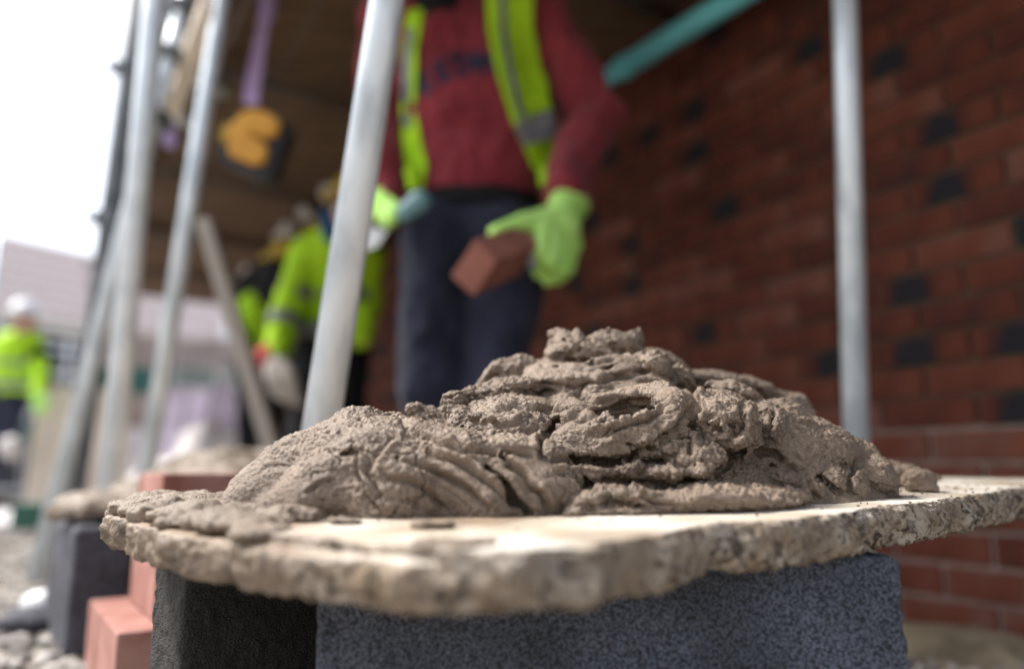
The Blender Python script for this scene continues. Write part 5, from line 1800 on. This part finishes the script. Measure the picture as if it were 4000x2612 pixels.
# pallets of blocks and wrapped insulation seen under the deck
def stack(px, Y, w, d, hgt, m, label, rows, name, cat, bm_gap=0.01, dark_top=None):
    c = P(px, 1700, Y); c.z = 0
    r = empty(name, c); tag(r, label, cat)
    rz = Matrix.Rotation(0.35, 3, 'Z')
    box('pallet', c + Vector((0, 0, 0.06)), (w, d, 0.12), M['wood_grey'], r, rz, 0.005)
    nx = max(2, int(w / 0.3))
    ch = (hgt - 0.12) / rows
    for q in range(rows):
        for i in range(nx):
            off = rz @ Vector(((i + .5) / nx * w - w / 2, 0, 0))
            box('pack', c + off + Vector((0, 0, 0.12 + ch * (q + .5))), (w / nx - bm_gap, d - rnd.uniform(0, .03), ch - bm_gap), m, r, rz, 0.008)
    if dark_top:
        box('cover', c + Vector((0, 0, hgt + 0.03)), (w + .06, d + .06, 0.06), dark_top, r, rz, 0.01)
M['net'] = mat('green_netting', (0.03, 0.13, 0.11), 0.8, (0.015, 0.06, 0.05), 5)
stack(725, 6.6, 0.36, 0.8, 0.98, M['lilac'], 'narrow lilac wrapped pack, leftmost of the two beside the leaning prop', 3, 'wrapped_pallet', 'pallet')
stack(905, 6.4, 0.30, 0.8, 1.00, M['lilac'], 'narrow lilac wrapped pack right behind the leaning prop', 3, 'wrapped_pallet', 'pallet')
stack(600, 7.8, 0.8, 0.9, 0.72, M['concrete_pale'], 'pallet of pale blocks left of the lilac packs', 3, 'block_pallet', 'pallet')
stack(840, 8.6, 2.2, 1.0, 1.72, M['debris'], 'tall stack of reddish brick packs beyond the lilac packs', 8, 'brick_pallet', 'pallet')
stack(800, 5.9, 0.9, 0.35, 0.36, M['sack'], 'low pallet of pale bags in front of the lilac packs', 2, 'bag_pallet', 'pallet')
stack(320, 8.2, 0.5, 0.8, 0.8, M['lilac'], 'small pallet of lilac packs beside the distant worker', 2, 'wrapped_pallet', 'pallet')
c = P(830, 1440, 7.7)
o = box('green_netting', Vector((c.x, 7.7, 1.18)), (2.3, 0.03, 0.26), M['net'], None, Matrix.Rotation(0.35, 3, 'Z'), 0.005)
for sx in (-1.12, 1.12):
    q = Vector((c.x, 7.7, 0)) + Matrix.Rotation(0.35, 3, 'Z') @ Vector((sx, 0.03, 0))
    tube('post', q, q + Vector((0, 0, 1.35)), 0.02, M['galv'], o, n=10)
tag(o, 'strip of dark green netting stretched in front of the reddish brick packs', 'netting')
rl = empty('site_railing', P(840, 1700, 6.1)); tag(rl, 'pale steel railing in front of the lilac packs and the netting', 'railing')
ra = Vector((P(690, 1500, 6.3).x, 6.3, 0)); rb = Vector((P(1010, 1500, 7.0).x, 7.0, 0))
for k in range(11):
    p = ra.lerp(rb, k / 10)
    tube('bar', p, p + Vector((0, 0, 1.30)), 0.013 if k % 5 else 0.022, M['white'], rl, n=10)
for z in (0.62, 1.0, 1.30):
    tube('rail', ra + Vector((0, 0, z)), rb + Vector((0, 0, z)), 0.015, M['white'], rl, n=10)
F = Field((-2.8, 4.9, -0.02), (-1.4, 6.0, 0.75), 0.02)
c = P(840, 1650, 5.4)
F.ell((c.x, 5.4, 0.30), (0.26, 0.24, 0.33), k=0)
F.ell((c.x - 0.35, 5.45, 0.18), (0.24, 0.2, 0.2), k=0.05)
o = field_obj('white_sack', F, M['sack'], None, disp=lambda v, n: fbm(v, 6, 3, 3) * 0.06)
tag(o, 'slumped white builders sack on the ground left of the leaning prop', 'sack')
bs_ = P(275, 1560, 6.9)
o = box('beige_sheet', Vector((bs_.x, 6.9, 0.53)), (0.55, 0.04, 1.06), M['beige'], None, Matrix.Rotation(0.3, 3, 'Z') @ Matrix.Rotation(-0.12, 3, 'X'), 0.01)
tag(o, 'beige board propped upright on the ground right of the distant worker', 'board')
